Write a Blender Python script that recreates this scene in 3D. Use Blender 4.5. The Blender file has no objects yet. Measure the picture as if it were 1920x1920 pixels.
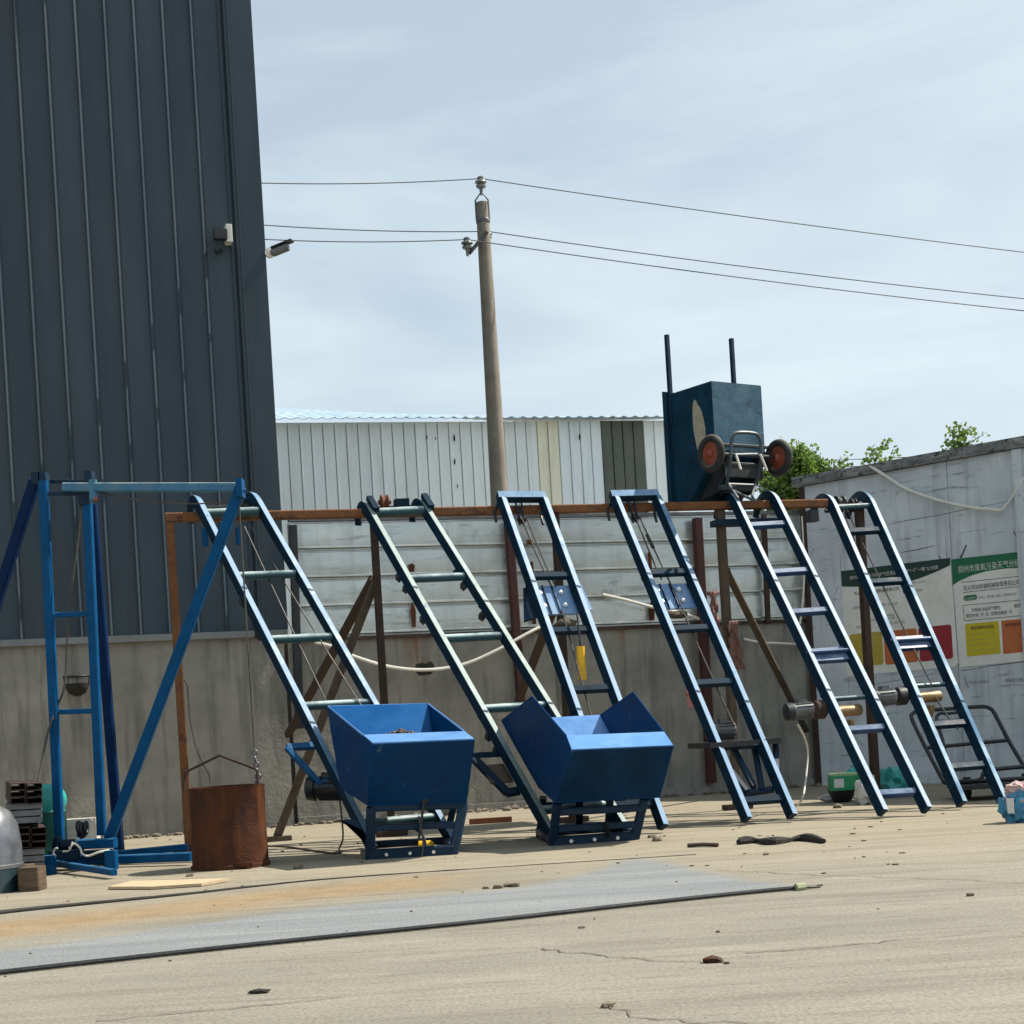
import bpy, bmesh, math, random
from mathutils import Vector as V, Matrix, noise as mnoise
random.seed(7)
S = bpy.context.scene
COL = S.collection
# ------------------------------------------------------------------ camera
ROLL = math.radians(3.4)      # the photograph was taken with the phone turned a little
F = 3000.0                    # focal length in photograph pixels (1920 wide)
HOR = 401.0                   # horizon below the picture centre
EYE = 1.0                     # camera height
cam = bpy.data.cameras.new('camera'); camo = bpy.data.objects.new('camera', cam); COL.objects.link(camo)
cam.sensor_width = 36.0; cam.lens = F / 1920 * 36.0
cam.shift_x = -HOR * math.sin(ROLL) / 1920; cam.shift_y = HOR * math.cos(ROLL) / 1920
cam.clip_start = 0.05; cam.clip_end = 3000
camo.matrix_world = Matrix.Translation((0, 0, EYE)) @ Matrix.Rotation(math.radians(90), 4, 'X') @ Matrix.Rotation(-ROLL, 4, 'Z')
S.camera = camo
# ------------------------------------------------------------------ sky and sun
TOSUN = V((0.74, 0.20, 1.0)).normalized()
ELEV = math.asin(TOSUN.z); AZ = math.atan2(TOSUN.x, TOSUN.y)
world = bpy.data.worlds.new('World'); S.world = world; world.use_nodes = True
nt = world.node_tree; nt.nodes.clear()
def N(nt, t, **k):
    n = nt.nodes.new(t)
    for a, b in k.items(): setattr(n, a, b)
    return n
sky = N(nt, 'ShaderNodeTexSky', sky_type='NISHITA', sun_disc=False, sun_elevation=ELEV, sun_rotation=AZ)
sky.altitude = 50; sky.air_density = 1.0; sky.dust_density = 1.6; sky.ozone_density = 1.6
tc = N(nt, 'ShaderNodeTexCoord'); mp = N(nt, 'ShaderNodeMapping'); mp.inputs['Scale'].default_value = (1.4, 1.4, 5.5)
mp.inputs['Rotation'].default_value = (0.0, 0.16, 0.3)
nz = N(nt, 'ShaderNodeTexNoise'); nz.inputs['Scale'].default_value = 1.7; nz.inputs['Detail'].default_value = 7; nz.inputs['Roughness'].default_value = 0.55
nz.inputs['Distortion'].default_value = 0.5
rp = N(nt, 'ShaderNodeValToRGB'); rp.color_ramp.elements[0].position = 0.36; rp.color_ramp.elements[1].position = 0.72
rp.color_ramp.elements[0].color = (0.50, 0.50, 0.50, 1); rp.color_ramp.elements[1].color = (1.0, 1.0, 1.0, 1)
mx = N(nt, 'ShaderNodeMix', data_type='RGBA'); mx.inputs[7].default_value = (6.6, 7.6, 8.0, 1)
bg = N(nt, 'ShaderNodeBackground'); bg.inputs['Strength'].default_value = 0.085
wo = N(nt, 'ShaderNodeOutputWorld')
L = nt.links.new
L(tc.outputs['Generated'], mp.inputs['Vector']); L(mp.outputs[0], nz.inputs['Vector']); L(nz.outputs['Fac'], rp.inputs[0])
L(rp.outputs[0], mx.inputs[0]); L(sky.outputs[0], mx.inputs[6]); L(mx.outputs[2], bg.inputs[0]); L(bg.outputs[0], wo.inputs[0])
sun = bpy.data.lights.new('sun', 'SUN'); sun.energy = 5.0; sun.angle = math.radians(0.6); sun.color = (1.0, 0.93, 0.82)
suno = bpy.data.objects.new('sun', sun); COL.objects.link(suno)
suno.rotation_euler = TOSUN.to_track_quat('Z', 'Y').to_euler(); suno.location = (20, 10, 30)
S.view_settings.view_transform = 'Standard'; S.view_settings.look = 'None'
S.view_settings.exposure = 0.52; S.view_settings.gamma = 1.0; S.view_settings.use_curve_mapping = False
S.render.engine = 'CYCLES'; S.cycles.max_bounces = 6; S.cycles.diffuse_bounces = 3; S.cycles.glossy_bounces = 3; S.cycles.caustics_reflective = False; S.cycles.caustics_refractive = False; S.cycles.adaptive_threshold = 0.02
# ------------------------------------------------------------------ measuring: photograph point + distance -> place
CR, SR = math.cos(ROLL), math.sin(ROLL)
def ray(u, v):
    x = (u - 960) * CR - (v - 960) * SR
    y = (u - 960) * SR + (v - 960) * CR
    return x / F, (HOR - y) / F
def W(u, v, Y):
    a, b = ray(u, v); return V((a * Y, Y, EYE + b * Y))
def G(u, v, z=0.0):
    a, b = ray(u, v); Y = (z - EYE) / b; return V((a * Y, Y, z))
def plane(c, m):              # upright plane Y = c + m X, off = metres towards the camera
    def f(u, v, off=0.0):
        a, b = ray(u, v); Y = (c - off) / (1 - m * a); return V((a * Y, Y, EYE + b * Y))
    return f
def proj(p):
    x = p.x / p.y * F; y = HOR - (p.z - EYE) / p.y * F
    return 960 + x * CR + y * SR, 960 - x * SR + y * CR
WALL = plane(19.5, 0.335)
BEAM = plane(15.95, 0.28)
RW = plane(20.7 + 0.97 * 3.68, -0.97)
SHED = plane(29.0, 0.28)
WT = V((1, 0.335, 0)).normalized(); WN = V((WT.y, -WT.x, 0))      # along the back wall; out of it
BT = V((1, 0.28, 0)).normalized(); BN = V((BT.y, -BT.x, 0))
RT = V((1, -0.97, 0)).normalized(); RN = V((-0.97, -1, 0)).normalized()
UP = V((0, 0, 1))
# ------------------------------------------------------------------ materials
MATS = {}
def mat(name, c1, c2=None, scale=6, rough=0.6, metal=0.0, bump=0.15, bscale=60, spot=None, spot_at=0.62, spot_scale=3.0,
        stretch=(1, 1, 1), spec=0.5, contrast=(0.35, 0.65), streak=None, streak_amt=0.5, rvar=0.12, dust=None, dust_amt=0.6, scuff=None, scuff_at=0.62, rust_at=None, objvar=0.0):
    if name in MATS: return MATS[name]
    m = bpy.data.materials.new(name); m.use_nodes = True; t = m.node_tree; t.nodes.clear(); K = t.links.new
    out = N(t, 'ShaderNodeOutputMaterial'); p = N(t, 'ShaderNodeBsdfPrincipled'); K(p.outputs[0], out.inputs[0])
    p.inputs['Metallic'].default_value = metal; p.inputs['Specular IOR Level'].default_value = spec
    g = N(t, 'ShaderNodeNewGeometry'); mp = N(t, 'ShaderNodeMapping'); mp.inputs['Scale'].default_value = stretch
    K(g.outputs['Position'], mp.inputs['Vector'])
    n1 = N(t, 'ShaderNodeTexNoise'); n1.inputs['Scale'].default_value = scale; n1.inputs['Detail'].default_value = 4; n1.inputs['Roughness'].default_value = 0.62
    K(mp.outputs[0], n1.inputs['Vector'])
    r1 = N(t, 'ShaderNodeValToRGB'); e = r1.color_ramp.elements
    e[0].position, e[1].position = contrast
    e[0].color = (*c1, 1); e[1].color = (*(c2 or [x * 1.25 for x in c1]), 1)
    K(n1.outputs['Fac'], r1.inputs[0]); col = r1.outputs[0]
    def layer(col, c, fac):
        mx = N(t, 'ShaderNodeMix', data_type='RGBA'); mx.inputs[7].default_value = (*c, 1)
        K(fac, mx.inputs[0]); K(col, mx.inputs[6]); return mx.outputs[2]
    if spot:
        n2 = N(t, 'ShaderNodeTexNoise'); n2.inputs['Scale'].default_value = spot_scale; n2.inputs['Detail'].default_value = 5; n2.inputs['Roughness'].default_value = 0.7
        K(g.outputs['Position'], n2.inputs['Vector'])
        r2 = N(t, 'ShaderNodeMapRange'); r2.inputs[1].default_value = spot_at; r2.inputs[2].default_value = spot_at + 0.05
        K(n2.outputs['Fac'], r2.inputs[0]); col = layer(col, spot, r2.outputs[0])
    if streak:
        m3 = N(t, 'ShaderNodeMapping'); m3.inputs['Scale'].default_value = (5, 5, 0.45); K(g.outputs['Position'], m3.inputs['Vector'])
        n3 = N(t, 'ShaderNodeTexNoise'); n3.inputs['Scale'].default_value = 1.6; n3.inputs['Detail'].default_value = 4; n3.inputs['Roughness'].default_value = 0.65
        K(m3.outputs[0], n3.inputs['Vector'])
        r3 = N(t, 'ShaderNodeMapRange'); r3.inputs[1].default_value = 0.50; r3.inputs[2].default_value = 0.78; r3.inputs[4].default_value = streak_amt
        K(n3.outputs['Fac'], r3.inputs[0]); col = layer(col, streak, r3.outputs[0])
    if scuff:                  # smears and scratches running along the surface
        m6 = N(t, 'ShaderNodeMapping'); m6.inputs['Scale'].default_value = (0.9, 0.9, 7.5); m6.inputs['Rotation'].default_value = (0.05, 0.04, 0); K(g.outputs['Position'], m6.inputs['Vector'])
        n6 = N(t, 'ShaderNodeTexNoise'); n6.inputs['Scale'].default_value = 1.5; n6.inputs['Detail'].default_value = 6; n6.inputs['Roughness'].default_value = 0.72; K(m6.outputs[0], n6.inputs['Vector'])
        r6 = N(t, 'ShaderNodeMapRange'); r6.inputs[1].default_value = scuff_at; r6.inputs[2].default_value = scuff_at + 0.09; r6.inputs[4].default_value = 0.8; K(n6.outputs['Fac'], r6.inputs[0]); col = layer(col, scuff, r6.outputs[0])
    if rust_at:                # rust that has run down from steel tabs: position along the wall, half width, top, length
        for (s_, hw, zt, ln) in rust_at:
            dt = N(t, 'ShaderNodeVectorMath', operation='DOT_PRODUCT'); dt.inputs[1].default_value = tuple(WT); sb = N(t, 'ShaderNodeVectorMath', operation='SUBTRACT'); sb.inputs[1].default_value = (0, 19.5, 0)
            K(g.outputs['Position'], sb.inputs[0]); K(sb.outputs[0], dt.inputs[0])
            d1 = N(t, 'ShaderNodeMath', operation='SUBTRACT'); d1.inputs[1].default_value = s_; K(dt.outputs['Value'], d1.inputs[0]); d2 = N(t, 'ShaderNodeMath', operation='ABSOLUTE'); K(d1.outputs[0], d2.inputs[0])
            a1 = N(t, 'ShaderNodeMapRange'); a1.inputs[1].default_value = hw; a1.inputs[2].default_value = hw*0.1; K(d2.outputs[0], a1.inputs[0])
            sz = N(t, 'ShaderNodeSeparateXYZ'); K(g.outputs['Position'], sz.inputs[0]); a2 = N(t, 'ShaderNodeMapRange'); a2.inputs[1].default_value = zt - ln; a2.inputs[2].default_value = zt; K(sz.outputs[2], a2.inputs[0])
            mu = N(t, 'ShaderNodeMath', operation='MULTIPLY'); K(a1.outputs[0], mu.inputs[0]); K(a2.outputs[0], mu.inputs[1]); m2 = N(t, 'ShaderNodeMath', operation='MULTIPLY'); K(mu.outputs[0], m2.inputs[0])
            nn = N(t, 'ShaderNodeMapRange'); nn.inputs[1].default_value = 0.35; nn.inputs[2].default_value = 0.6; K(n3.outputs['Fac'], nn.inputs[0]); K(nn.outputs[0], m2.inputs[1]); col = layer(col, (0.20, 0.085, 0.03), m2.outputs[0])
    if dust:                   # dust settled on faces that look up
        sx = N(t, 'ShaderNodeSeparateXYZ'); K(g.outputs['Normal'], sx.inputs[0])
        r4 = N(t, 'ShaderNodeMapRange'); r4.inputs[1].default_value = 0.15; r4.inputs[2].default_value = 0.75; r4.inputs[4].default_value = dust_amt
        K(sx.outputs[2], r4.inputs[0])
        mu = N(t, 'ShaderNodeMath', operation='MULTIPLY'); n5 = N(t, 'ShaderNodeMapRange'); n5.inputs[1].default_value = 0.25; n5.inputs[2].default_value = 0.6
        K(n1.outputs['Fac'], n5.inputs[0]); K(r4.outputs[0], mu.inputs[0]); K(n5.outputs[0], mu.inputs[1]); col = layer(col, dust, mu.outputs[0])
    if objvar:                 # neighbouring sheets never match exactly
        oi = N(t, 'ShaderNodeObjectInfo'); ov = N(t, 'ShaderNodeMapRange'); ov.inputs[3].default_value = 1-objvar; ov.inputs[4].default_value = 1+objvar; K(oi.outputs['Random'], ov.inputs[0])
        hs = N(t, 'ShaderNodeHueSaturation'); K(ov.outputs[0], hs.inputs['Value']); K(col, hs.inputs['Color']); col = hs.outputs[0]
    K(col, p.inputs['Base Color'])
    rr = N(t, 'ShaderNodeMapRange'); rr.inputs[1].default_value = 0.3; rr.inputs[2].default_value = 0.7
    rr.inputs[3].default_value = max(0.05, rough - rvar); rr.inputs[4].default_value = min(1, rough + rvar); K(n1.outputs['Fac'], rr.inputs[0]); K(rr.outputs[0], p.inputs['Roughness'])
    if bump > 0.06:
        nb = N(t, 'ShaderNodeTexNoise'); nb.inputs['Scale'].default_value = bscale; nb.inputs['Detail'].default_value = 2; K(g.outputs['Position'], nb.inputs['Vector'])
        bp = N(t, 'ShaderNodeBump'); bp.inputs['Strength'].default_value = bump; bp.inputs['Distance'].default_value = 0.02
        K(nb.outputs['Fac'], bp.inputs['Height']); K(bp.outputs[0], p.inputs['Normal'])
    MATS[name] = m; return m
DUST = (0.34, 0.30, 0.23)
blue = mat('blue_paint', (0.0008, 0.052, 0.145), (0.001, 0.072, 0.20), rough=0.5, spec=0.12, bump=0.05, spot=(0.06, 0.09, 0.13), spot_at=0.70, dust=(0.12, 0.28, 0.42), dust_amt=0.35)
hopblue = mat('hopper_blue_paint', (0.0002, 0.027, 0.092), (0.0004, 0.038, 0.125), scale=3, rough=0.45, spec=0.10, bump=0.12, bscale=5, scuff=(0.012, 0.07, 0.17), scuff_at=0.66, spot=(0.09, 0.12, 0.15), spot_at=0.66, spot_scale=12, streak=(0.002, 0.018, 0.065), streak_amt=0.35)
navy = mat('dark_blue_paint', (0.002, 0.014, 0.035), (0.004, 0.026, 0.06), rough=0.55, spec=0.25, bump=0.06, spot=(0.09, 0.05, 0.03), spot_at=0.74, spot_scale=7)
railp = mat('rail_teal_paint', (0.0015, 0.014, 0.030), (0.003, 0.026, 0.052), rough=0.55, spec=0.15, bump=0.06, spot=(0.07, 0.05, 0.04), spot_at=0.72, spot_scale=8)
track = mat('rail_worn_sheen', (0.10, 0.21, 0.35), (0.21, 0.32, 0.45), scale=9, spec=0.2, rough=0.5, bump=0.05, spot=(0.10, 0.22, 0.38), spot_at=0.62, spot_scale=9)  # pale rail tops: wheel wear plus sky sheen painted into the colour
trackg = mat('rail_worn_sheen_green', (0.14, 0.22, 0.24), (0.28, 0.34, 0.31), scale=9, spec=0.2, rough=0.5, bump=0.05, spot=(0.10, 0.20, 0.28), spot_at=0.62, spot_scale=9)
trackw = mat('rail_worn_sheen_pale', (0.24, 0.32, 0.42), (0.34, 0.42, 0.50), scale=9, spec=0.2, rough=0.5, bump=0.05, spot=(0.2, 0.34, 0.5), spot_at=0.66, spot_scale=9)
rungp = mat('rung_teal_paint', (0.006, 0.045, 0.06), (0.012, 0.07, 0.085), rough=0.5, bump=0.05, dust=(0.42, 0.52, 0.52), dust_amt=0.9)
rungb = mat('rung_blue_paint', (0.002, 0.03, 0.11), (0.003, 0.045, 0.15), rough=0.45, bump=0.05, dust=(0.3, 0.4, 0.5), dust_amt=0.5)
rust = mat('rust_orange', (0.12, 0.046, 0.016), (0.21, 0.08, 0.024), scale=14, rough=0.85, bump=0.3, spot=(0.08, 0.03, 0.015), spot_at=0.56, spot_scale=6)
rustbox = mat('rust_drum', (0.032, 0.011, 0.006), (0.080, 0.024, 0.008), scale=5, rough=0.75, bump=0.25, spec=0.25, spot=(0.025, 0.012, 0.009), spot_at=0.60, spot_scale=4, streak=(0.17, 0.055, 0.008), streak_amt=0.8)
rustd = mat('rust_dark', (0.028, 0.015, 0.011), (0.055, 0.03, 0.02), scale=12, rough=0.85, bump=0.3)
brownp = mat('brown_primer', (0.06, 0.042, 0.027), (0.10, 0.072, 0.045), scale=10, rough=0.8, bump=0.2, spot=(0.06, 0.035, 0.025), spot_at=0.6)
maroon = mat('maroon_primer', (0.032, 0.009, 0.008), (0.065, 0.016, 0.013), scale=9, rough=0.8, bump=0.25)
black = mat('black_steel', (0.006, 0.008, 0.010), (0.014, 0.017, 0.020), rough=0.5, bump=0.08)
rubber = mat('black_rubber', (0.012, 0.012, 0.012), (0.03, 0.03, 0.03), rough=0.8, bump=0.2, dust=DUST, dust_amt=0.4)
steel = mat('grey_steel', (0.09, 0.095, 0.10), (0.16, 0.165, 0.17), rough=0.5, metal=0.4, bump=0.06)
silver = mat('silver_paint', (0.11, 0.125, 0.15), (0.17, 0.185, 0.21), rough=0.38, metal=0.5, bump=0.05, dust=DUST, dust_amt=0.4)
bolt = mat('zinc_bolt', (0.7, 0.7, 0.68), (0.8, 0.8, 0.78), rough=0.3, metal=0.6, bump=0)
rope = mat('wire_rope', (0.03, 0.028, 0.025), (0.07, 0.06, 0.05), rough=0.6, bump=0)
whitep = mat('white_plastic', (0.62, 0.60, 0.54), (0.74, 0.72, 0.66), rough=0.5, bump=0.03, dust=DUST, dust_amt=0.4)
yellow = mat('yellow_plastic', (0.85, 0.46, 0.012), (0.90, 0.54, 0.02), rough=0.4, bump=0.03)
redp = mat('red_wheel_paint', (0.20, 0.038, 0.02), (0.28, 0.065, 0.03), rough=0.6, bump=0.15, spot=(0.15, 0.05, 0.03), spot_at=0.6)
gold = mat('bare_drum_steel', (0.20, 0.125, 0.055), (0.30, 0.20, 0.10), rough=0.45, metal=0.5, bump=0.1)
timber = mat('timber', (0.06, 0.038, 0.022), (0.12, 0.078, 0.045), scale=5, stretch=(1, 1, 8), rough=0.85, bump=0.2)
plank_m = mat('pale_plank', (0.40, 0.30, 0.18), (0.50, 0.40, 0.26), scale=8, stretch=(2, 9, 9), rough=0.8, bump=0.15)
turq = mat('turquoise_paint', (0.02, 0.30, 0.27), (0.04, 0.40, 0.36), rough=0.4, bump=0.05)
greenp = mat('green_paint', (0.01, 0.22, 0.09), (0.02, 0.30, 0.13), rough=0.45, bump=0.05, dust=(0.35, 0.4, 0.3), dust_amt=0.5)
tealbag = mat('teal_plastic_bag', (0.02, 0.24, 0.23), (0.05, 0.40, 0.38), scale=10, rough=0.35, bump=0.4, bscale=25)
whitebag = mat('white_plastic_bag', (0.42, 0.42, 0.42), (0.62, 0.62, 0.60), scale=10, rough=0.45, bump=0.4, bscale=25)
sackm = mat('printed_sack', (0.03, 0.16, 0.30), (0.05, 0.22, 0.36), scale=7, rough=0.7, bump=0.4, bscale=35, spot=(0.45, 0.30, 0.28), spot_at=0.55, spot_scale=5)
pink = mat('pink_sack_top', (0.42, 0.26, 0.24), (0.5, 0.40, 0.38), scale=12, rough=0.7, bump=0.4, bscale=35)
cloth = mat('torn_pink_cloth', (0.14, 0.06, 0.05), (0.24, 0.13, 0.105), scale=14, rough=0.9, bump=0.4)
redrag = mat('red_rag', (0.5, 0.08, 0.09), (0.6, 0.35, 0.3), scale=14, rough=0.9, bump=0.4)
ragm = mat('dark_rag', (0.012, 0.010, 0.008), (0.03, 0.025, 0.02), rough=0.95, bump=0.5)
pale_c = mat('pole_concrete', (0.19, 0.165, 0.135), (0.26, 0.23, 0.19), scale=5, rough=0.85, bump=0.15, streak=(0.12, 0.10, 0.08))
porc = mat('insulator_porcelain', (0.10, 0.11, 0.11), (0.22, 0.23, 0.22), rough=0.25, bump=0)
cable_m = mat('overhead_cable', (0.07, 0.08, 0.09), (0.09, 0.10, 0.11), rough=0.6, bump=0)
clad = mat('dark_grey_cladding', objvar=0.10, c1=(0.030, 0.048, 0.064), c2=(0.050, 0.069, 0.086), scale=0.9, rough=0.45, spec=0.25, bump=0.05, bscale=5, stretch=(1.5, 1.5, 0.35), rvar=0.06, streak=(0.050, 0.058, 0.070), streak_amt=0.6)
cladt = mat('cladding_trim', (0.13, 0.14, 0.145), (0.17, 0.18, 0.185), scale=2, rough=0.45, bump=0.05)
conc = mat('wall_concrete', (0.19, 0.18, 0.158), (0.305, 0.29, 0.252), scale=2.2, rough=0.9, bump=0.35, bscale=22, spot=(0.15, 0.14, 0.13), spot_at=0.66, spot_scale=1.7, streak=(0.065, 0.06, 0.055), streak_amt=0.8, contrast=(0.3, 0.7), scuff=(0.10, 0.095, 0.085), scuff_at=0.66, rust_at=[(-1.33, 0.16, 2.2, 0.75), (-0.18, 0.10, 2.2, 0.3), (1.35, 0.12, 2.2, 0.35)])
galv = mat('galvanised_sheet', (0.50, 0.535, 0.52), (0.68, 0.70, 0.67), objvar=0.10, scale=1.6, rough=0.33, metal=0.55, bump=0.9, bscale=2.6, contrast=(0.30, 0.70), scuff=(0.34, 0.37, 0.36), scuff_at=0.56, spot=(0.40, 0.44, 0.44), spot_at=0.62, spot_scale=3, stretch=(1, 1, 3), streak=(0.33, 0.34, 0.33), streak_amt=0.5)
wwall = mat('white_wall', (0.46, 0.50, 0.54), (0.60, 0.64, 0.68), scale=1.8, rough=0.85, bump=0.25, bscale=30, spot=(0.20, 0.21, 0.23), spot_at=0.66, spot_scale=4.5, streak=(0.25, 0.27, 0.29), streak_amt=0.7, scuff=(0.15, 0.16, 0.175), scuff_at=0.585)
shedw = mat('shed_white_panel', (0.78, 0.86, 0.90), (0.84, 0.90, 0.93), objvar=0.05, scale=2, rough=0.5, bump=0.05, streak=(0.60, 0.62, 0.60), streak_amt=0.5)
shedc = mat('shed_cream_panel', (0.80, 0.80, 0.64), (0.84, 0.83, 0.68), scale=2, rough=0.5, bump=0.05, streak=(0.45, 0.45, 0.35))
shedb = mat('shed_bluish_panel', (0.74, 0.84, 0.92), (0.80, 0.88, 0.93), scale=2, rough=0.5, bump=0.05, streak=(0.45, 0.5, 0.52))
shedd = mat('shed_dark_panel', (0.075, 0.09, 0.075), (0.11, 0.125, 0.10), scale=2, rough=0.5, bump=0.05, streak=(0.16, 0.17, 0.13))
roofm = mat('shed_roof_sheet', (0.30, 0.42, 0.52), (0.42, 0.54, 0.62), scale=2, rough=0.4, bump=0.05)
leafm = mat('leaf_green', (0.055, 0.12, 0.022), (0.15, 0.235, 0.055), scale=7, rough=0.5, bump=0)
barkm = mat('bark', (0.08, 0.06, 0.04), (0.12, 0.09, 0.06), rough=0.9, bump=0.3)
# light comes through leaves
_t = leafm.node_tree; _p = [n for n in _t.nodes if n.type == 'BSDF_PRINCIPLED'][0]; _o = [n for n in _t.nodes if n.type == 'OUTPUT_MATERIAL'][0]
_tr = _t.nodes.new('ShaderNodeBsdfTranslucent'); _tr.inputs[0].default_value = (0.17, 0.28, 0.045, 1); _ms = _t.nodes.new('ShaderNodeMixShader'); _ms.inputs[0].default_value = 0.4
_t.links.new(_p.outputs[0], _ms.inputs[1]); _t.links.new(_tr.outputs[0], _ms.inputs[2]); _t.links.new(_ms.outputs[0], _o.inputs[0])
paper = mat('poster_paper', (0.66, 0.65, 0.61), (0.76, 0.75, 0.71), scale=6, rough=0.6, bump=0.1, bscale=14)
pgreen = mat('poster_green', (0.006, 0.115, 0.05), (0.01, 0.14, 0.06), rough=0.6, bump=0)
pdgreen = mat('poster_dark_green', (0.005, 0.028, 0.024), (0.007, 0.04, 0.032), rough=0.6, bump=0)
pyellow = mat('poster_yellow', (0.50, 0.40, 0.01), (0.56, 0.46, 0.02), rough=0.6, bump=0)
pyellow2 = mat('poster_faded_yellow', (0.40, 0.30, 0.03), (0.44, 0.34, 0.05), rough=0.6, bump=0)
porange = mat('poster_orange', (0.45, 0.11, 0.03), (0.50, 0.14, 0.04), rough=0.6, bump=0)
pred = mat('poster_red', (0.26, 0.012, 0.02), (0.30, 0.02, 0.03), rough=0.6, bump=0)
pink_k = mat('print_black', (0.03, 0.03, 0.03), (0.06, 0.06, 0.06), rough=0.7, bump=0)
pgrey = mat('print_grey', (0.18, 0.18, 0.17), (0.26, 0.26, 0.25), rough=0.7, bump=0)
pwhite = mat('print_white', (0.6, 0.6, 0.58), (0.66, 0.66, 0.64), rough=0.7, bump=0)
# ------------------------------------------------------------------ shape helpers
class MB:
    def __init__(s): s.v = []; s.f = []
    def add(s, vs, fs):
        o = len(s.v); s.v += [V(x) for x in vs]; s.f += [[i + o for i in f] for f in fs]; return s
    def sweep(s, path, wax, w, h, ch=0.12, cap=True, off=0.0, twist=0.0):
        """box section along a path; wax = sideways axis, h is along cross(wax, tangent)"""
        path = [V(p) for p in path]; wax = V(wax).normalized(); n = len(path); c = min(w, h) * ch
        prof = [(-w/2+c, -h/2), (w/2-c, -h/2), (w/2, -h/2+c), (w/2, h/2-c), (w/2-c, h/2), (-w/2+c, h/2), (-w/2, h/2-c), (-w/2, -h/2+c)]
        vs = []
        for i, p in enumerate(path):
            t = (path[min(i+1, n-1)] - path[max(i-1, 0)]).normalized(); nn = wax.cross(t).normalized()
            wx, ny = wax*math.cos(twist) + nn*math.sin(twist), nn*math.cos(twist) - wax*math.sin(twist)
            for a, b in prof: vs.append(p + wx * a + ny * (b + off))
        k = 8; fs = [[i*k+j, i*k+(j+1) % k, (i+1)*k+(j+1) % k, (i+1)*k+j] for i in range(n-1) for j in range(k)]
        if cap: fs += [list(range(k))[::-1], [(n-1)*k+j for j in range(k)]]
        return s.add(vs, fs)
    def bar(s, p0, p1, w, h=None, side=None, ch=0.12):
        p0, p1 = V(p0), V(p1); h = h or w; d = (p1 - p0).normalized()
        if side is None: side = d.cross(UP) if abs(d.z) < 0.9 else d.cross(V((0, 1, 0)))
        side = V(side); side = (side - d * side.dot(d)).normalized()
        return s.sweep([p0, p1], side, w, h, ch)
    def tube(s, pts, r, seg=8, taper=None):
        pts = [V(p) for p in pts]; n = len(pts); vs = []; a = None
        for i, p in enumerate(pts):
            t = (pts[min(i+1, n-1)] - pts[max(i-1, 0)]).normalized()
            if a is None: a = t.orthogonal().normalized()
            a = (a - t * a.dot(t)).normalized(); b = t.cross(a)
            rr = r * (taper[i] if taper else 1)
            for j in range(seg): q = 2*math.pi*j/seg; vs.append(p + a*math.cos(q)*rr + b*math.sin(q)*rr)
        fs = [[i*seg+j, i*seg+(j+1) % seg, (i+1)*seg+(j+1) % seg, (i+1)*seg+j] for i in range(n-1) for j in range(seg)]
        fs += [list(range(seg))[::-1], [(n-1)*seg+j for j in range(seg)]]
        return s.add(vs, fs)
    def lathe(s, c, axis, prof, seg=24, cap=True):
        c = V(c); ax = V(axis).normalized(); a = ax.orthogonal().normalized(); b = ax.cross(a); vs = []
        for r, h in prof:
            for j in range(seg): q = 2*math.pi*j/seg; vs.append(c + ax*h + a*math.cos(q)*r + b*math.sin(q)*r)
        n = len(prof); fs = [[i*seg+j, i*seg+(j+1) % seg, (i+1)*seg+(j+1) % seg, (i+1)*seg+j] for i in range(n-1) for j in range(seg)]
        if cap: fs += [list(range(seg))[::-1], [(n-1)*seg+j for j in range(seg)]]
        return s.add(vs, fs)
    def torus(s, c, axis, R, r, seg=24, k=10):
        prof = [(R + r*math.cos(2*math.pi*i/k), r*math.sin(2*math.pi*i/k)) for i in range(k+1)]
        return s.lathe(c, axis, prof, seg, cap=False)
    def slab(s, pts, thick, nrm=None):
        pts = [V(p) for p in pts]
        if nrm is None:
            nrm = V((0, 0, 0))
            for i in range(len(pts)): nrm += (pts[i]-pts[0]).cross(pts[(i+1) % len(pts)]-pts[0])
        nrm = V(nrm).normalized(); k = len(pts)
        vs = [p + nrm*thick/2 for p in pts] + [p - nrm*thick/2 for p in pts]
        fs = [list(range(k)), [k+i for i in range(k)][::-1]] + [[(i+1) % k, i, k+i, k+(i+1) % k] for i in range(k)]
        return s.add(vs, fs)
    def box(s, c, x, y, z, sx, sy, sz):
        x, y, z = V(x).normalized(), V(y).normalized(), V(z).normalized(); c = V(c)
        return s.sweep([c - z*sz/2, c + z*sz/2], x, sx, sy, 0.06)
    def blob(s, c, r, seed=0, sx=1, sy=1, sz=1, sub=2, rough=0.35, fq=1.6):
        bm = bmesh.new(); bmesh.ops.create_icosphere(bm, subdivisions=sub, radius=1)
        vs = []
        for v in bm.verts:
            k = 1 + rough*mnoise.noise(v.co*fq + V((seed*7.3, seed*3.1, seed)))
            vs.append(V((v.co.x*sx, v.co.y*sy, v.co.z*sz))*r*k + V(c))
        fs = [[v.index for v in f.verts] for f in bm.faces]; bm.free(); return s.add(vs, fs)
def root_of(o):
    while o.parent: o = o.parent
    return o
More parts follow.
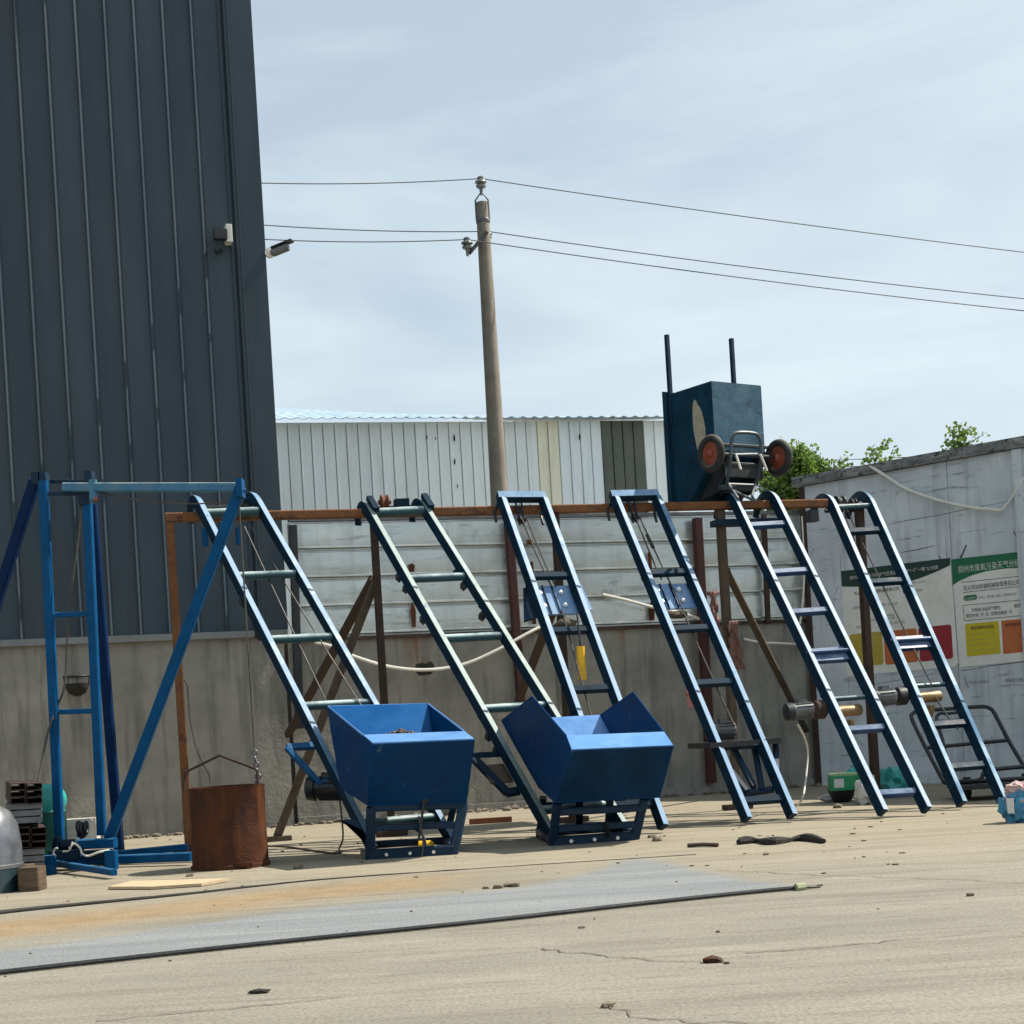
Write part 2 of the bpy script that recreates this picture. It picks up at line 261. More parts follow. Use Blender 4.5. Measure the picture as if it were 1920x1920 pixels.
def obj(name, mb, m, parent=None, angle=35, sharp=True):
    me = bpy.data.meshes.new(name)
    org = V(root_of(parent)['org']) if parent else (sum(mb.v, V()) / len(mb.v))
    if not parent: org.z = min(v.z for v in mb.v)
    me.from_pydata([v - org for v in mb.v], [], mb.f); me.materials.append(m); me.update()
    bm = bmesh.new(); bm.from_mesh(me); bmesh.ops.recalc_face_normals(bm, faces=bm.faces); bm.to_mesh(me); bm.free()
    me.polygons.foreach_set('use_smooth', [True]*len(me.polygons)); me.set_sharp_from_angle(angle=math.radians(angle))
    o = bpy.data.objects.new(name, me); COL.objects.link(o)
    if parent: o.parent = parent
    else: o.location = org; o['org'] = tuple(org)
    return o
def thing(name, label, cat, loc, group=None):
    o = bpy.data.objects.new(name, None); COL.objects.link(o); o.empty_display_size = 0.2
    loc = V(loc); o.location = loc; o['org'] = tuple(loc); o['label'] = label; o['category'] = cat
    if group: o['group'] = group
    return o
def tag(o, label, cat, group=None):
    o['label'] = label; o['category'] = cat
    if group: o['group'] = group
    return o
def struct(o): o['kind'] = 'structure'; return o
def lerp(a, b, t): return a + (b - a) * t
def at_v(a, b, v):            # parameter where the segment a-b crosses photograph row v
    lo, hi = 0.0, 1.0; up = proj(a)[1] > proj(b)[1]
    for _ in range(40):
        m = (lo + hi) / 2; pv = proj(lerp(a, b, m))[1]
        if (pv > v) == up: lo = m
        else: hi = m
    return lo
def sag(a, b, drop, n=24):
    return [lerp(a, b, i/n) - UP*drop*4*(i/n)*(1-i/n) for i in range(n+1)]
def smooth(pts, n=6):         # Catmull-Rom through points
    pts = [V(p) for p in pts]; out = []
    for i in range(len(pts)-1):
        p0, p1, p2, p3 = pts[max(i-1, 0)], pts[i], pts[i+1], pts[min(i+2, len(pts)-1)]
        for k in range(n):
            t = k/n; out.append(0.5*((2*p1) + (p2-p0)*t + (2*p0-5*p1+4*p2-p3)*t*t + (3*p1-p0-3*p2+p3)*t**3))
    return out + [pts[-1]]
# ================================================================== ground
def seg_dist(p, a, b):
    ab = b - a; t = max(0, min(1, (p-a).dot(ab)/ab.dot(ab))); return (p - a - ab*t).length
def inpoly(p, poly):
    c = False; n = len(poly)
    for i in range(n):
        a, b = poly[i], poly[(i+1) % n]
        if (a.y > p.y) != (b.y > p.y) and p.x < (b.x-a.x)*(p.y-a.y)/(b.y-a.y)+a.x: c = not c
    return c
def sdist(p, poly):
    d = min(seg_dist(p, poly[i], poly[(i+1) % len(poly)]) for i in range(len(poly))); return d if inpoly(p, poly) else -d
def gp(l): return [G(u, v).to_2d() for u, v in l]
dust_poly = gp([(-420, 1872), (0, 1822), (480, 1769), (960, 1720), (1250, 1688), (1505, 1661), (1390, 1648), (1290, 1625), (1190, 1606), (1090, 1640), (980, 1664), (800, 1682), (600, 1700), (300, 1742), (0, 1783), (-420, 1845)])
ochre_poly = gp([(-420, 1775), (0, 1722), (640, 1652), (900, 1634), (900, 1660), (600, 1690), (300, 1728), (0, 1768), (-420, 1825)])
def frange(a, b, s):
    n = int(round((b-a)/s)); return [a + (b-a)*i/n for i in range(n+1)]
gx = [-400, -150, -60, -30, -18, -12, -9] + frange(-7.5, 7.5, 0.075) + [9, 12, 18, 30, 60, 150, 400]
gy = [-60, -20, -6, 0, 2, 3.4] + frange(4.4, 22, 0.075) + [24, 28, 36, 60, 120, 300, 900, 2400]
gv = [(x, y, 0.0) for y in gy for x in gx]; nx = len(gx)
gf = [(j*nx+i, j*nx+i+1, (j+1)*nx+i+1, (j+1)*nx+i) for j in range(len(gy)-1) for i in range(nx-1)]
me = bpy.data.meshes.new('ground'); me.from_pydata(gv, [], gf)
at_d = me.attributes.new('grey_dust', 'FLOAT', 'POINT'); at_o = me.attributes.new('ochre_dirt', 'FLOAT', 'POINT')
vd = []; vo = []
for x, y, z in gv:
    d = o_ = 0.0
    if -8 < x < 8 and 4 < y < 16:
        p = V((x, y))
        d = max(0, min(1, 0.5 + sdist(p, dust_poly)/0.5)); o_ = max(0, min(1, 0.5 + sdist(p, ochre_poly)/0.9))
    vd.append(d); vo.append(o_)
at_d.data.foreach_set('value', vd); at_o.data.foreach_set('value', vo)
gm = bpy.data.materials.new('concrete_yard'); gm.use_nodes = True; t = gm.node_tree; t.nodes.clear(); K = t.links.new
out = N(t, 'ShaderNodeOutputMaterial'); p = N(t, 'ShaderNodeBsdfPrincipled'); K(p.outputs[0], out.inputs[0]); p.inputs['Roughness'].default_value = 0.92; p.inputs['Specular IOR Level'].default_value = 0.2
g = N(t, 'ShaderNodeNewGeometry')
def noi(scale, detail=6, rough=0.6, stretch=None, dist=0):
    n = N(t, 'ShaderNodeTexNoise'); n.inputs['Scale'].default_value = scale; n.inputs['Detail'].default_value = detail; n.inputs['Roughness'].default_value = rough; n.inputs['Distortion'].default_value = dist
    if stretch:
        m = N(t, 'ShaderNodeMapping'); m.inputs['Scale'].default_value = stretch; m.inputs['Rotation'].default_value = (0, 0, -0.25); K(g.outputs['Position'], m.inputs[0]); K(m.outputs[0], n.inputs[0])
    else: K(g.outputs['Position'], n.inputs[0])
    return n.outputs['Fac']
def ramp(f, stops):
    r = N(t, 'ShaderNodeValToRGB'); e = r.color_ramp.elements
    while len(e) < len(stops): e.new(0.5)
    for k, (q, c) in enumerate(stops): e[k].position = q; e[k].color = (*c, 1)
    K(f, r.inputs[0]); return r.outputs[0]
def mr(f, a, b, c=0.0, d=1.0):
    r = N(t, 'ShaderNodeMapRange'); r.inputs[1].default_value, r.inputs[2].default_value, r.inputs[3].default_value, r.inputs[4].default_value = a, b, c, d; K(f, r.inputs[0]); return r.outputs[0]
def mixc(f, a, c, blend='MIX'):
    m = N(t, 'ShaderNodeMix', data_type='RGBA', blend_type=blend); K(f, m.inputs[0]); K(a, m.inputs[6])
    if isinstance(c, tuple): m.inputs[7].default_value = (*c, 1)
    else: K(c, m.inputs[7])
    return m.outputs[2]
def math_(op, a, b):
    m = N(t, 'ShaderNodeMath', operation=op)
    for i, x in enumerate((a, b)):
        if isinstance(x, (int, float)): m.inputs[i].default_value = x
        else: K(x, m.inputs[i])
    return m.outputs[0]
base = ramp(noi(0.55, 8, 0.62, (0.5, 1.3, 1)), [(0.30, (0.182, 0.169, 0.138)), (0.5, (0.232, 0.216, 0.178)), (0.70, (0.280, 0.262, 0.217))])
sx = N(t, 'ShaderNodeSeparateXYZ'); K(g.outputs['Position'], sx.inputs[0])
far = mr(math_('ADD', sx.outputs[1], mr(noi(0.8, 5), 0, 1, -2.5, 2.5)), 8.5, 12.5)             # the yard is sandier towards the wall
base = mixc(math_('MULTIPLY', far, 0.75), base, (0.305, 0.262, 0.186))
strk = mr(noi(1.3, 6, 0.75, (0.28, 2.6, 1)), 0.48, 0.70, 0, 0.7); base = mixc(strk, base, (0.150, 0.134, 0.105)); strk2 = mr(noi(6, 5, 0.75, (0.35, 2.0, 1)), 0.52, 0.70, 0, 0.6); base = mixc(strk2, base, (0.155, 0.137, 0.106))
pale = mr(noi(2.1, 7, 0.7, (0.4, 2.0, 1), 0.4), 0.56, 0.74, 0, 0.5); base = mixc(pale, base, (0.355, 0.325, 0.262))
an = N(t, 'ShaderNodeAttribute', attribute_name='grey_dust'); ao = N(t, 'ShaderNodeAttribute', attribute_name='ochre_dirt')
oc = mr(math_('ADD', ao.outputs['Fac'], mr(noi(2.4, 6, 0.65, (0.4, 1.6, 1)), 0, 1, -0.55, 0.55)), 0.38, 0.95, 0, 0.7)
base = mixc(oc, base, ramp(noi(5, 6), [(0.3, (0.235, 0.155, 0.072)), (0.7, (0.315, 0.222, 0.118))]))
du = mr(math_('ADD', an.outputs['Fac'], mr(noi(3.2, 7, 0.7, (0.4, 1.6, 1)), 0, 1, -0.38, 0.38)), 0.36, 0.70, 0, 0.93)
base = mixc(du, base, ramp(noi(1.6, 7, 0.65, (0.25, 2.4, 1)), [(0.30, (0.155, 0.170, 0.180)), (0.52, (0.200, 0.213, 0.220)), (0.72, (0.265, 0.275, 0.277))]))
oil = mr(noi(0.9, 5, 0.7, None, 1.2), 0.60, 0.75, 0, 0.45); base = mixc(oil, base, (0.12, 0.108, 0.086))
speck = mr(noi(26, 3, 0.6), 0.62, 0.70, 0, 0.6); base = mixc(speck, base, (0.12, 0.10, 0.07))
grit = mr(noi(60, 2, 0.6), 0.3, 0.7, 0.74, 1.18); mm = N(t, 'ShaderNodeMix', data_type='RGBA', blend_type='MULTIPLY'); mm.inputs[0].default_value = 1; K(base, mm.inputs[6])
cb = N(t, 'ShaderNodeCombineColor'); [K(grit, cb.inputs[i]) for i in range(3)]; K(cb.outputs[0], mm.inputs[7]); K(mm.outputs[2], p.inputs['Base Color'])
bp = N(t, 'ShaderNodeBump'); bp.inputs['Strength'].default_value = 0.35; bp.inputs['Distance'].default_value = 0.03
K(math_('ADD', math_('MULTIPLY', noi(38, 4), 0.5), noi(6, 5, 0.6, (0.6, 1.4, 1))), bp.inputs['Height']); K(bp.outputs[0], p.inputs['Normal'])
me.materials.append(gm); ground = bpy.data.objects.new('ground', me); COL.objects.link(ground); struct(ground); ground['org'] = (0, 0, 0)
dark_gap = mat('joint_filler', (0.014, 0.013, 0.012), (0.04, 0.035, 0.03), rough=0.9, bump=0.2)
crackm = mat('crack_dirt', (0.07, 0.058, 0.042), (0.16, 0.135, 0.10), scale=12, rough=0.95, bump=0)
def crack(pts, w0, w1, m, jit=0.02, name='crack', step=0.12):
    g_ = [G(u, v) for u, v in pts]; path = []
    for a, b in zip(g_, g_[1:]):
        n = max(1, int((b-a).length/step)); path += [lerp(a, b, i/n) for i in range(n)]
    path.append(g_[-1]); vs = []; n = len(path)
    for i, q in enumerate(path):
        d = (path[min(i+1, n-1)] - path[max(i-1, 0)]).normalized(); s = V((-d.y, d.x, 0)); k = i/max(1, n-1)
        w = lerp(w0, w1, k) * (0.55 + 0.9*random.random()) / 2; c = q + s*random.uniform(-jit, jit) + UP*0.004
        vs += [c - s*w, c + s*w]
    return obj(name, MB().add(vs, [[2*i, 2*i+1, 2*i+3, 2*i+2] for i in range(n-1)]), m, ground)
_jp = smooth([G(u, v, 0.004) for u, v in ((-300, 1752), (0, 1713), (160, 1696), (330, 1679), (480, 1662), (640, 1646), (960, 1624), (1180, 1610), (1305, 1602))], 8)
obj('joint_strip', MB().tube(_jp, 0.026, 6, [max(0.10, 1.0 - 1.25*i/(len(_jp)-1) + 0.12*mnoise.noise(V((i*0.7, 0, 0)))) for i in range(len(_jp))]), dark_gap, ground)
for c in ([(1345, 1632), (1535, 1641), (1795, 1650), (1960, 1659)], [(1400, 1788), (1600, 1772), (1875, 1745)], [(1145, 1887), (1190, 1906), (1290, 1916), (1450, 1921)],
          [(550, 1688), (760, 1675), (880, 1668)], [(1010, 1780), (1200, 1800), (1370, 1808)], [(180, 1915), (400, 1895), (640, 1872)]):
    crack(c, 0.011, 0.006, crackm, 0.025, 'crack', 0.05)
# ================================================================== grey factory building
def wall_pt(s, off=0.0, z=0.0): return V((0, 19.5, 0)) + WT*s + WN*off + UP*z
def s_of(p): return (p - V((0, 19.5, 0))).dot(WT)
corner_s = s_of(WALL(534, 1190))
ZB = 2.2
fb = thing('factory_building', 'tall dark grey metal-clad factory building with a concrete plinth on the left', 'building', wall_pt(corner_s, -4, 0))
def wbox(s0, s1, o0, o1, z0, z1):
    mb = MB(); q = [wall_pt(s, o, z) for z in (z0, z1) for s, o in ((s0, o0), (s1, o0), (s1, o1), (s0, o1))]
    return mb.add(q, [[0, 1, 2, 3], [4, 5, 6, 7], [0, 1, 5, 4], [1, 2, 6, 5], [2, 3, 7, 6], [3, 0, 4, 7]])
obj('plinth', wbox(corner_s-14, corner_s-0.02, -0.4, 0.0, -0.3, ZB+0.02), conc, fb)
obj('base_trim', wbox(corner_s-14, corner_s+0.02, -0.3, 0.075, ZB, ZB+0.075), cladt, fb)
obj('hairline_crack', MB().tube([WALL(u, v, 0.001) for u, v in ((340, 1268), (351, 1285), (356, 1350), (366, 1400), (380, 1432), (392, 1452), (394, 1470))], 0.006, 5), crackm, fb)
PW = 0.322; edge = corner_s - 0.31
def panel_mesh(first):
    prof = [(0, 0.012), (0.04, 0.012), (0.08, 0.012), (0.085, 0.0135), (0.11, 0.0135), (0.12, 0.012), (0.15, 0.012), (0.16, 0.0135), (0.18, 0.0135), (0.19, 0.012), (PW-0.052, 0.012), (PW-0.048, 0.046), (PW-0.040, 0.050), (PW-0.002, 0.014)]
    mb = MB(); vs = []
    for z in (ZB+0.08, 12.5):
        for s, o in prof: vs.append(WT*s + WN*o + UP*z)
        for s, o in reversed(prof[0:1]+prof[-1:]): vs.append(WT*s + UP*z)
    k = len(prof)+2
    return mb.add(vs, [[i, (i+1) % k, k+(i+1) % k, k+i] for i in range(k)] + [list(range(k))[::-1], list(range(k, 2*k))])
mbp = panel_mesh(0); pm0 = None; org = V(fb['org'])
for i in range(26):
    base_p = wall_pt(edge - PW*(i+1), 0, 0)
    if pm0 is None:
        mb = MB(); mb.v = [v + base_p for v in mbp.v]; mb.f = mbp.f
        pm0 = obj('cladding_panel', mb, clad, fb); p0loc = base_p
    else:
        c = pm0.copy(); COL.objects.link(c); c.parent = fb; c.location = base_p - p0loc
obj('wall_core', wbox(corner_s-14, corner_s-0.03, -8, -0.005, ZB+0.08, 12.5), clad, fb)
obj('corner_flashing', wbox(edge+0.012, corner_s+0.035, -8.1, 0.040, ZB+0.08, 12.55), clad, fb)
obj('flashing_lip', wbox(edge+0.055, edge+0.075, 0.038, 0.055, ZB+0.08, 12.5), clad, fb)
obj('roof', wbox(corner_s-14.2, corner_s+0.2, -8.3, 0.2, 12.56, 12.75), cladt, fb)
# lamp and camera on the building
def cctv(name, label, u, v, yaw, cam_white, out_=0.35, k=1.0):
    a = WALL(u, v, 0.05); e = a + WN*out_; th = thing(name, label, 'camera' if not cam_white else 'floodlight', a)
    return th, a, e
th = thing('floodlight', 'small black floodlight with a pale bracket high on the grey cladding', 'floodlight', WALL(415, 455, 0.05))
c0 = WALL(413, 440, 0.20); obj('lamp_housing', MB().box(c0, WT, WN, UP, 0.15, 0.10, 0.11), black, th)
obj('bracket', MB().box(WALL(428, 440, 0.12), WT, WN, UP, 0.07, 0.16, 0.20), whitep, th)
obj('arm', MB().tube([WALL(415, 470, 0.03), WALL(408, 474, 0.16), WALL(403, 468, 0.20)], 0.02), black, th)
th = thing('security_camera', 'white security camera sticking out from the corner of the grey building', 'camera', WALL(506, 470, 0.05))
a = WALL(506, 474, 0.04); b = WALL(516, 472, 0.16); tip = WALL(541, 462, 0.25)
obj('mount', MB().tube([a, b], 0.03).lathe(a, WN, [(0.06, -0.02), (0.06, 0.02)], 16), whitep, th)
ax = (tip-b).normalized(); obj('camera_body', MB().lathe(b - ax*0.05, ax, [(0.03, 0), (0.05, 0.02), (0.05, 0.2), (0.045, 0.22)], 16), steel, th)
obj('sun_hood', MB().box(lerp(b, tip, 0.55)+UP*0.05, ax, ax.cross(UP), UP, 0.26, 0.12, 0.015), black, th)
# ================================================================== boundary wall: concrete foot, sheet-metal hoarding above
cs = s_of(WALL(1524, 1200))
bw = thing('boundary_wall', 'grey concrete wall topped with ribbed galvanised sheets, behind the ladders', 'wall', wall_pt((corner_s+cs)/2))
obj('concrete_base', wbox(corner_s+0.03, cs+0.3, -0.28, 0.0, -0.3, 2.17), conc, bw)
obj('base_ledge', wbox(corner_s+0.03, cs+0.2, 0.0, 0.05, -0.3, 0.09), conc, bw)
posts_u = [(556, 985), (957, 985), (1316, 985), (1434, 985), (1517, 985)]
joints = [s_of(WALL(u, 1080)) for u in (548, 957, 1316, 1434, 1519)]
rows = 4; zh = (3.53-2.17)/rows
for a, b in zip(joints, joints[1:]):
    for r in range(rows):
        z0 = 2.17 + zh*r + 0.004; z1 = z0 + zh - 0.008; n = 12; vs = []
        prof = [(-0.012, 0.0), (-0.012, 0.05), (0.045, 0.075), (0.05, 0.085), (0.05, 0.14), (0.018, 0.165), (0.028, 0.5), (0.018, 0.95), (0.006, 0.97), (0.006, 1.0)]
        s0 = a + 0.006; s1 = b - 0.006; m_ = len(prof)
        for i in range(n+1):
            s = lerp(s0, s1, i/n)
            for o, k in prof:
                w = 0.02*mnoise.noise(V((s*1.7, k*1.5 + r*3.1, 4.0))) if 0.2 < k < 0.93 else 0
                vs.append(wall_pt(s, o-0.06+w, lerp(z0, z1, k)))
        fs = [[i*m_+j, (i+1)*m_+j, (i+1)*m_+j+1, i*m_+j+1] for i in range(n) for j in range(m_-1)]
        o = len(vs); vs += [wall_pt(s, -0.10, z) for s in (s0, s1) for z in (z0, z1)]
        fs += [[o, o+1, o+3, o+2]]
        obj('sheet_panel', MB().add(vs, fs), galv, bw)
obj('sheet_backing', wbox(joints[0], joints[-1], -0.14, -0.09, 2.18, 3.52), galv, bw)
obj('top_rail', wbox(joints[0], joints[-1], -0.10, 0.0, 3.535, 3.575), steel, bw)
obj('bottom_rail', wbox(joints[0], joints[-1], -0.02, 0.04, 2.125, 2.165), rustd, bw)
def wpost(u0, v0, u1, v1, w, m, off=0.08, name='fence_post'):
    return obj(name, MB().bar(WALL(u0, v0, off), WALL(u1, v1, off), w, w, WT), m, bw)
wpost(549, 985, 562, 1366, 0.09, black)
wpost(953, 975, 978, 1325, 0.10, maroon)
wpost(1307, 972, 1334, 1468, 0.11, maroon)
wpost(1432, 965, 1440, 1170, 0.06, rustd)
# rusty steel tabs, a hole and rust runs on the wall
for (u, v, w, h) in ((772, 1064, 0.07, 0.10), (775, 1152, 0.06, 0.30), (996, 1062, 0.05, 0.13), (994, 1016, 0.07, 0.06), (1218, 1050, 0.04, 0.22), (1222, 1145, 0.07, 0.24), (1001, 1155, 0.05, 0.2)):
    c = WALL(u, v, 0.02); k = random.uniform
    obj('rusty_tab', MB().slab([c + WT*a*w/2 + UP*b*h/2 for a, b in ((-k(.5, 1), -1), (k(.6, 1), -1), (1, k(.1, .7)), (k(-.2, .3), 1), (-1, k(.2, .8)))], 0.03, WN), rustbox, bw)
rr = [(0.11*(1+0.55*mnoise.noise(V((math.cos(q)*3.1, math.sin(q)*3.1, 3.0)))), q) for q in [2*math.pi*i/18 for i in range(18)]]
c = WALL(796, 1254, 0.002)
obj('wall_hole', MB().add([c + WT*r*math.cos(q)*1.15 + UP*r*math.sin(q)*0.72 for r, q in rr] + [c - WN*0.14 + WT*r*math.cos(q) + UP*(r*math.sin(q)*0.6) for r, q in rr],
    [[i, (i+1) % 18, 18+(i+1) % 18, 18+i] for i in range(18)] + [list(range(18, 36))] + [list(range(18))]), dark_gap, bw)
# ================================================================== white wall on the right
ww0 = RW(1519, 1200); WWs = (ww0 - V((0, 0, ww0.z)))
def rw_pt(s, off=0.0, z=0.0): return WWs + RT*s + RN*off + UP*z
def rwbox(s0, s1, o0, o1, z0, z1):
    q = [rw_pt(s, o, z) for z in (z0, z1) for s, o in ((s0, o0), (s1, o0), (s1, o1), (s0, o1))]
    return MB().add(q, [[0, 1, 2, 3], [4, 5, 6, 7], [0, 1, 5, 4], [1, 2, 6, 5], [2, 3, 7, 6], [3, 0, 4, 7]])
scuffm = mat('scuff_dirt', (0.05, 0.052, 0.055), (0.16, 0.165, 0.17), scale=16, rough=0.9, bump=0)
rwall = thing('white_side_wall', 'stained white painted wall with a weathered coping on the right', 'wall', rw_pt(3))
pil = (RW(1912, 1000) - WWs).dot(RT)
seam = [0, (RW(1782, 1000)-WWs).dot(RT), pil, pil+1.1, pil+4.3]
for a, b in zip(seam, seam[1:]): obj('wall_panel', rwbox(a+0.004, b-0.004, -0.25, 0.0, -0.3, 3.86 if a < pil+1 else 5.3), wwall, rwall)
obj('coping_slab', rwbox(pil+1.05, pil+4.35, -0.33, 0.06, 5.305, 5.42), wwall, rwall)
obj('pillar', rwbox(pil-0.02, pil+0.09, 0.002, 0.05, -0.2, 3.855), wwall, rwall)
copm = mat('coping_weathered', objvar=0.25, c1=(0.09, 0.092, 0.09), c2=(0.26, 0.27, 0.275), scale=4.5, stretch=(1, 1, 4), rough=0.9, bump=0.4, spot=(0.035, 0.036, 0.033), spot_at=0.56, spot_scale=11)
for i in range(5):
    a = -0.1 + i*0.81; obj('coping_slab', rwbox(a, a+0.802, -0.33, 0.06, 3.865, 3.985+0.012*random.random()), copm, rwall)
obj('corner_strip', rwbox(-0.03, 0.05, 0.003, 0.02, 0, 3.85), rustd, rwall)
for pts_, w_ in (([(1664, 984), (1700, 976), (1760, 966), (1815, 954), (1870, 944), (1906, 936)], 0.007), ([(1690, 1036), (1722, 1030), (1752, 1023)], 0.012), ([(1773, 1004), (1774, 1030), (1776, 1046)], 0.008), ([(1801, 1046), (1807, 1034), (1812, 1022)], 0.022), ([(1900, 996), (1905, 1004), (1908, 1014)], 0.014), ([(1796, 1000), (1820, 996), (1850, 992)], 0.006),
                  ([(1860, 1002), (1886, 996)], 0.006), ([(1575, 1040), (1577, 1072), (1584, 1170), (1590, 1268), (1594, 1320)], 0.006), ([(1600, 1290), (1680, 1276), (1760, 1262)], 0.006), ([(1802, 1258), (1860, 1248), (1925, 1240)], 0.010), ([(1808, 1268), (1812, 1280), (1816, 1290)], 0.016), ([(1656, 1012), (1658, 1030)], 0.018), ([(1570, 1100), (1566, 1116)], 0.012), ([(1760, 1042), (1766, 1052)], 0.02)):
    obj('scuff_mark', MB().tube([RW(u, v) - RN*w_*0.55 for u, v in pts_], w_, 5, [random.uniform(.75, 1.0) for _ in pts_]), scuffm, rwall)
# ---- posters
def text_mesh(body, parent, origin, ex, ey, size, m, name='lettering', wide=1.0, off=V((0, 0, 0))):
    c = bpy.data.curves.new('txt', 'FONT'); c.body = body; c.size = 1.0; c.resolution_u = 2
    to = bpy.data.objects.new('txt', c); COL.objects.link(to); dg = bpy.context.evaluated_depsgraph_get()
    tm = bpy.data.meshes.new_from_object(to.evaluated_get(dg)); ro = V(root_of(parent)['org'])
    for v in tm.vertices: v.co = origin + ex*(v.co.x*size*wide) + ey*(v.co.y*size) + off - ro
    bpy.data.objects.remove(to); bpy.data.curves.remove(c); tm.materials.clear(); tm.materials.append(m); tm.name = name
    o = bpy.data.objects.new(name, tm); COL.objects.link(o); o.parent = parent; return o
def rpoly(pts, off, m, name, parent, thick=0.0015): return obj(name, MB().slab([RW(u, v, 0)+RN*off for u, v in pts], thick, RN), m, parent)
def rline(text, u, v, hpx, m, parent, wide=1.0, off=0.011):
    return text_mesh(text, parent, RW(u, v), RT, UP, hpx/150.0, m, 'lettering', wide, RN*off)
def rect(u0, v0, u1, v1, sl=-0.105):
    return [(u0, v0), (u1, v0 + sl*(u1-u0)), (u1 + 1, v1 + sl*(u1-u0)), (u0 + 3, v1)]
def rounded(u0, v0, u1, v1, sl=-0.105, r=5):
    o = []
    for cx, cy, a0 in ((u1-r, v0+r, -90), (u1-r, v1-r, 0), (u0+r, v1-r, 90), (u0+r, v0+r, 180)):
        for k in range(5): q = math.radians(a0 + 22.5*k); x = cx + r*math.cos(q); y = cy + r*math.sin(q); o.append((x + 0.06*(y-v0), y + sl*(x-u0)))
    return o
P1 = thing('notice_poster', 'torn paper notice with a dark green heading and yellow, orange and red boxes', 'poster', RW(1690, 1260)+RN*0.004, 'notices on the white wall')
rpoly([(1577, 1072), (1782, 1046), (1797, 1244), (1790, 1250), (1588, 1268)], 0.004, paper, 'sheet', P1, 0.004)
wv = [(1579+i*(1782-1579)/12, 1100 - 40*(i/12) + 16*math.sin(math.pi*(i/12)**1.1)) for i in range(13)]
rpoly([(1577, 1071), (1782, 1046)] + wv[::-1], 0.0075, pdgreen, 'heading', P1)
rline('郑州市企业重污染天气应急减排措施“一厂一策”公示牌', 1594, 1087, 8.0, pwhite, P1, 0.98)
for tx, u, v, h in (('巩义市站街机械制造有限公司', 1602, 1116, 7.5), ('预警级别  A123456', 1700, 1096, 5), ('橙色预警', 1712, 1110, 5), ('红色预警  停产措施  运输管控  应急响应', 1600, 1142, 5.5), ('环保负责人  联系电话', 1640, 1158, 4.5), ('应急减排清单  生产工序  管控', 1622, 1166, 5), ('停限产  设备  有限  措施', 1650, 1172, 5), ('措施', 1606, 1178, 5)):
    rline(tx, u, v, h, pgrey if h < 6 else pink_k, P1)
rpoly(rounded(1593, 1190, 1654, 1252), 0.0075, pyellow2, 'colour_box', P1)
rpoly(rounded(1657, 1184, 1719, 1247), 0.0075, porange, 'colour_box', P1)
rpoly(rounded(1722, 1177, 1784, 1241), 0.0075, pred, 'colour_box', P1)
P2 = thing('notice_poster', 'clean paper notice with a bright green heading beside the torn one, cut by the frame', 'poster', RW(1860, 1250)+RN*0.004, 'notices on the white wall')
rpoly([(1784, 1050), (1990, 1027), (1996, 1232), (1800, 1251)], 0.004, paper, 'sheet', P2, 0.004)
hv = [(1787, 1097), (1800, 1089), (1822, 1079), (1850, 1071), (1885, 1066), (1925, 1064), (1990, 1062)]
rpoly([(1784, 1049), (1990, 1026)] + hv[::-1], 0.0075, pgreen, 'heading', P2)
rline('郑州市臭氧污染天气分级分类管控', 1797, 1074, 14.0, pwhite, P2, 0.78)
def frame_px(u0, v0, u1, v1, parent, sl=-0.105, sides=True):
    q = rect(u0, v0, u1, v1, sl); mb = MB(); e = list(zip(q, q[1:]+q[:1]))
    for k, (a, b) in enumerate(e):
        if not sides and k in (1, 3): continue
        mb.bar(RW(*a)+RN*0.008, RW(*b)+RN*0.008, 0.006, 0.001, UP if k in (0, 2) else RT)
    return obj('ruled_frame', mb, pink_k, parent)
frame_px(1803, 1092, 1911, 1111, P2, sides=False); rline('巩义市站街镇机械有限责任公司', 1807, 1107, 10, pink_k, P2, 0.78)
rpoly(rounded(1807, 1117, 1832, 1127, r=4), 0.0075, pgreen, 'label_pill', P2); rline('企业级别', 1809, 1125, 5.5, pwhite, P2); rline('负责人  李环保  电话  13500000000', 1835, 1123, 6, pgrey, P2, 0.8)
for v in (1085, 1098): rpoly(rounded(1914, v, 1950, v+9, r=4), 0.0075, pgreen, 'label_pill', P2)
frame_px(1806, 1135, 1985, 1164, P2, -0.09); rline('涉臭氧污染天气管控', 1822, 1147, 7, pink_k, P2, 0.9); rline('管控措施', 1902, 1139, 7, pink_k, P2, 0.9); rline('管控时段  月  日  至管控解除  月', 1812, 1158, 7, pink_k, P2, 0.9)
rpoly(rounded(1810, 1170, 1873, 1231, -0.09, 2), 0.0075, pyellow, 'colour_box', P2); rline('黄色预警管控措施', 1821, 1181, 7, pink_k, P2, 0.8)
rpoly(rounded(1878, 1164, 1944, 1226, -0.09, 2), 0.0075, porange, 'colour_box', P2); rline('橙色预警管控措施', 1886, 1175, 7, pink_k, P2, 0.8)
for k in range(4):
    for u, v in ((1815, 1191), (1882, 1185)): obj('ruled_line', MB().bar(RW(u+k, v+10*k)+RN*0.009, RW(u+k+52, v+10*k-5)+RN*0.009, 0.003, 0.001, UP), pgrey, P2)
for tx, u, v, h in (('生产区域 注意安全', 1808, 1283, 6), ('请戴安全帽', 1884, 1279, 7)): rline(tx, u, v, h, pgrey, rwall, 1.0, 0.004)
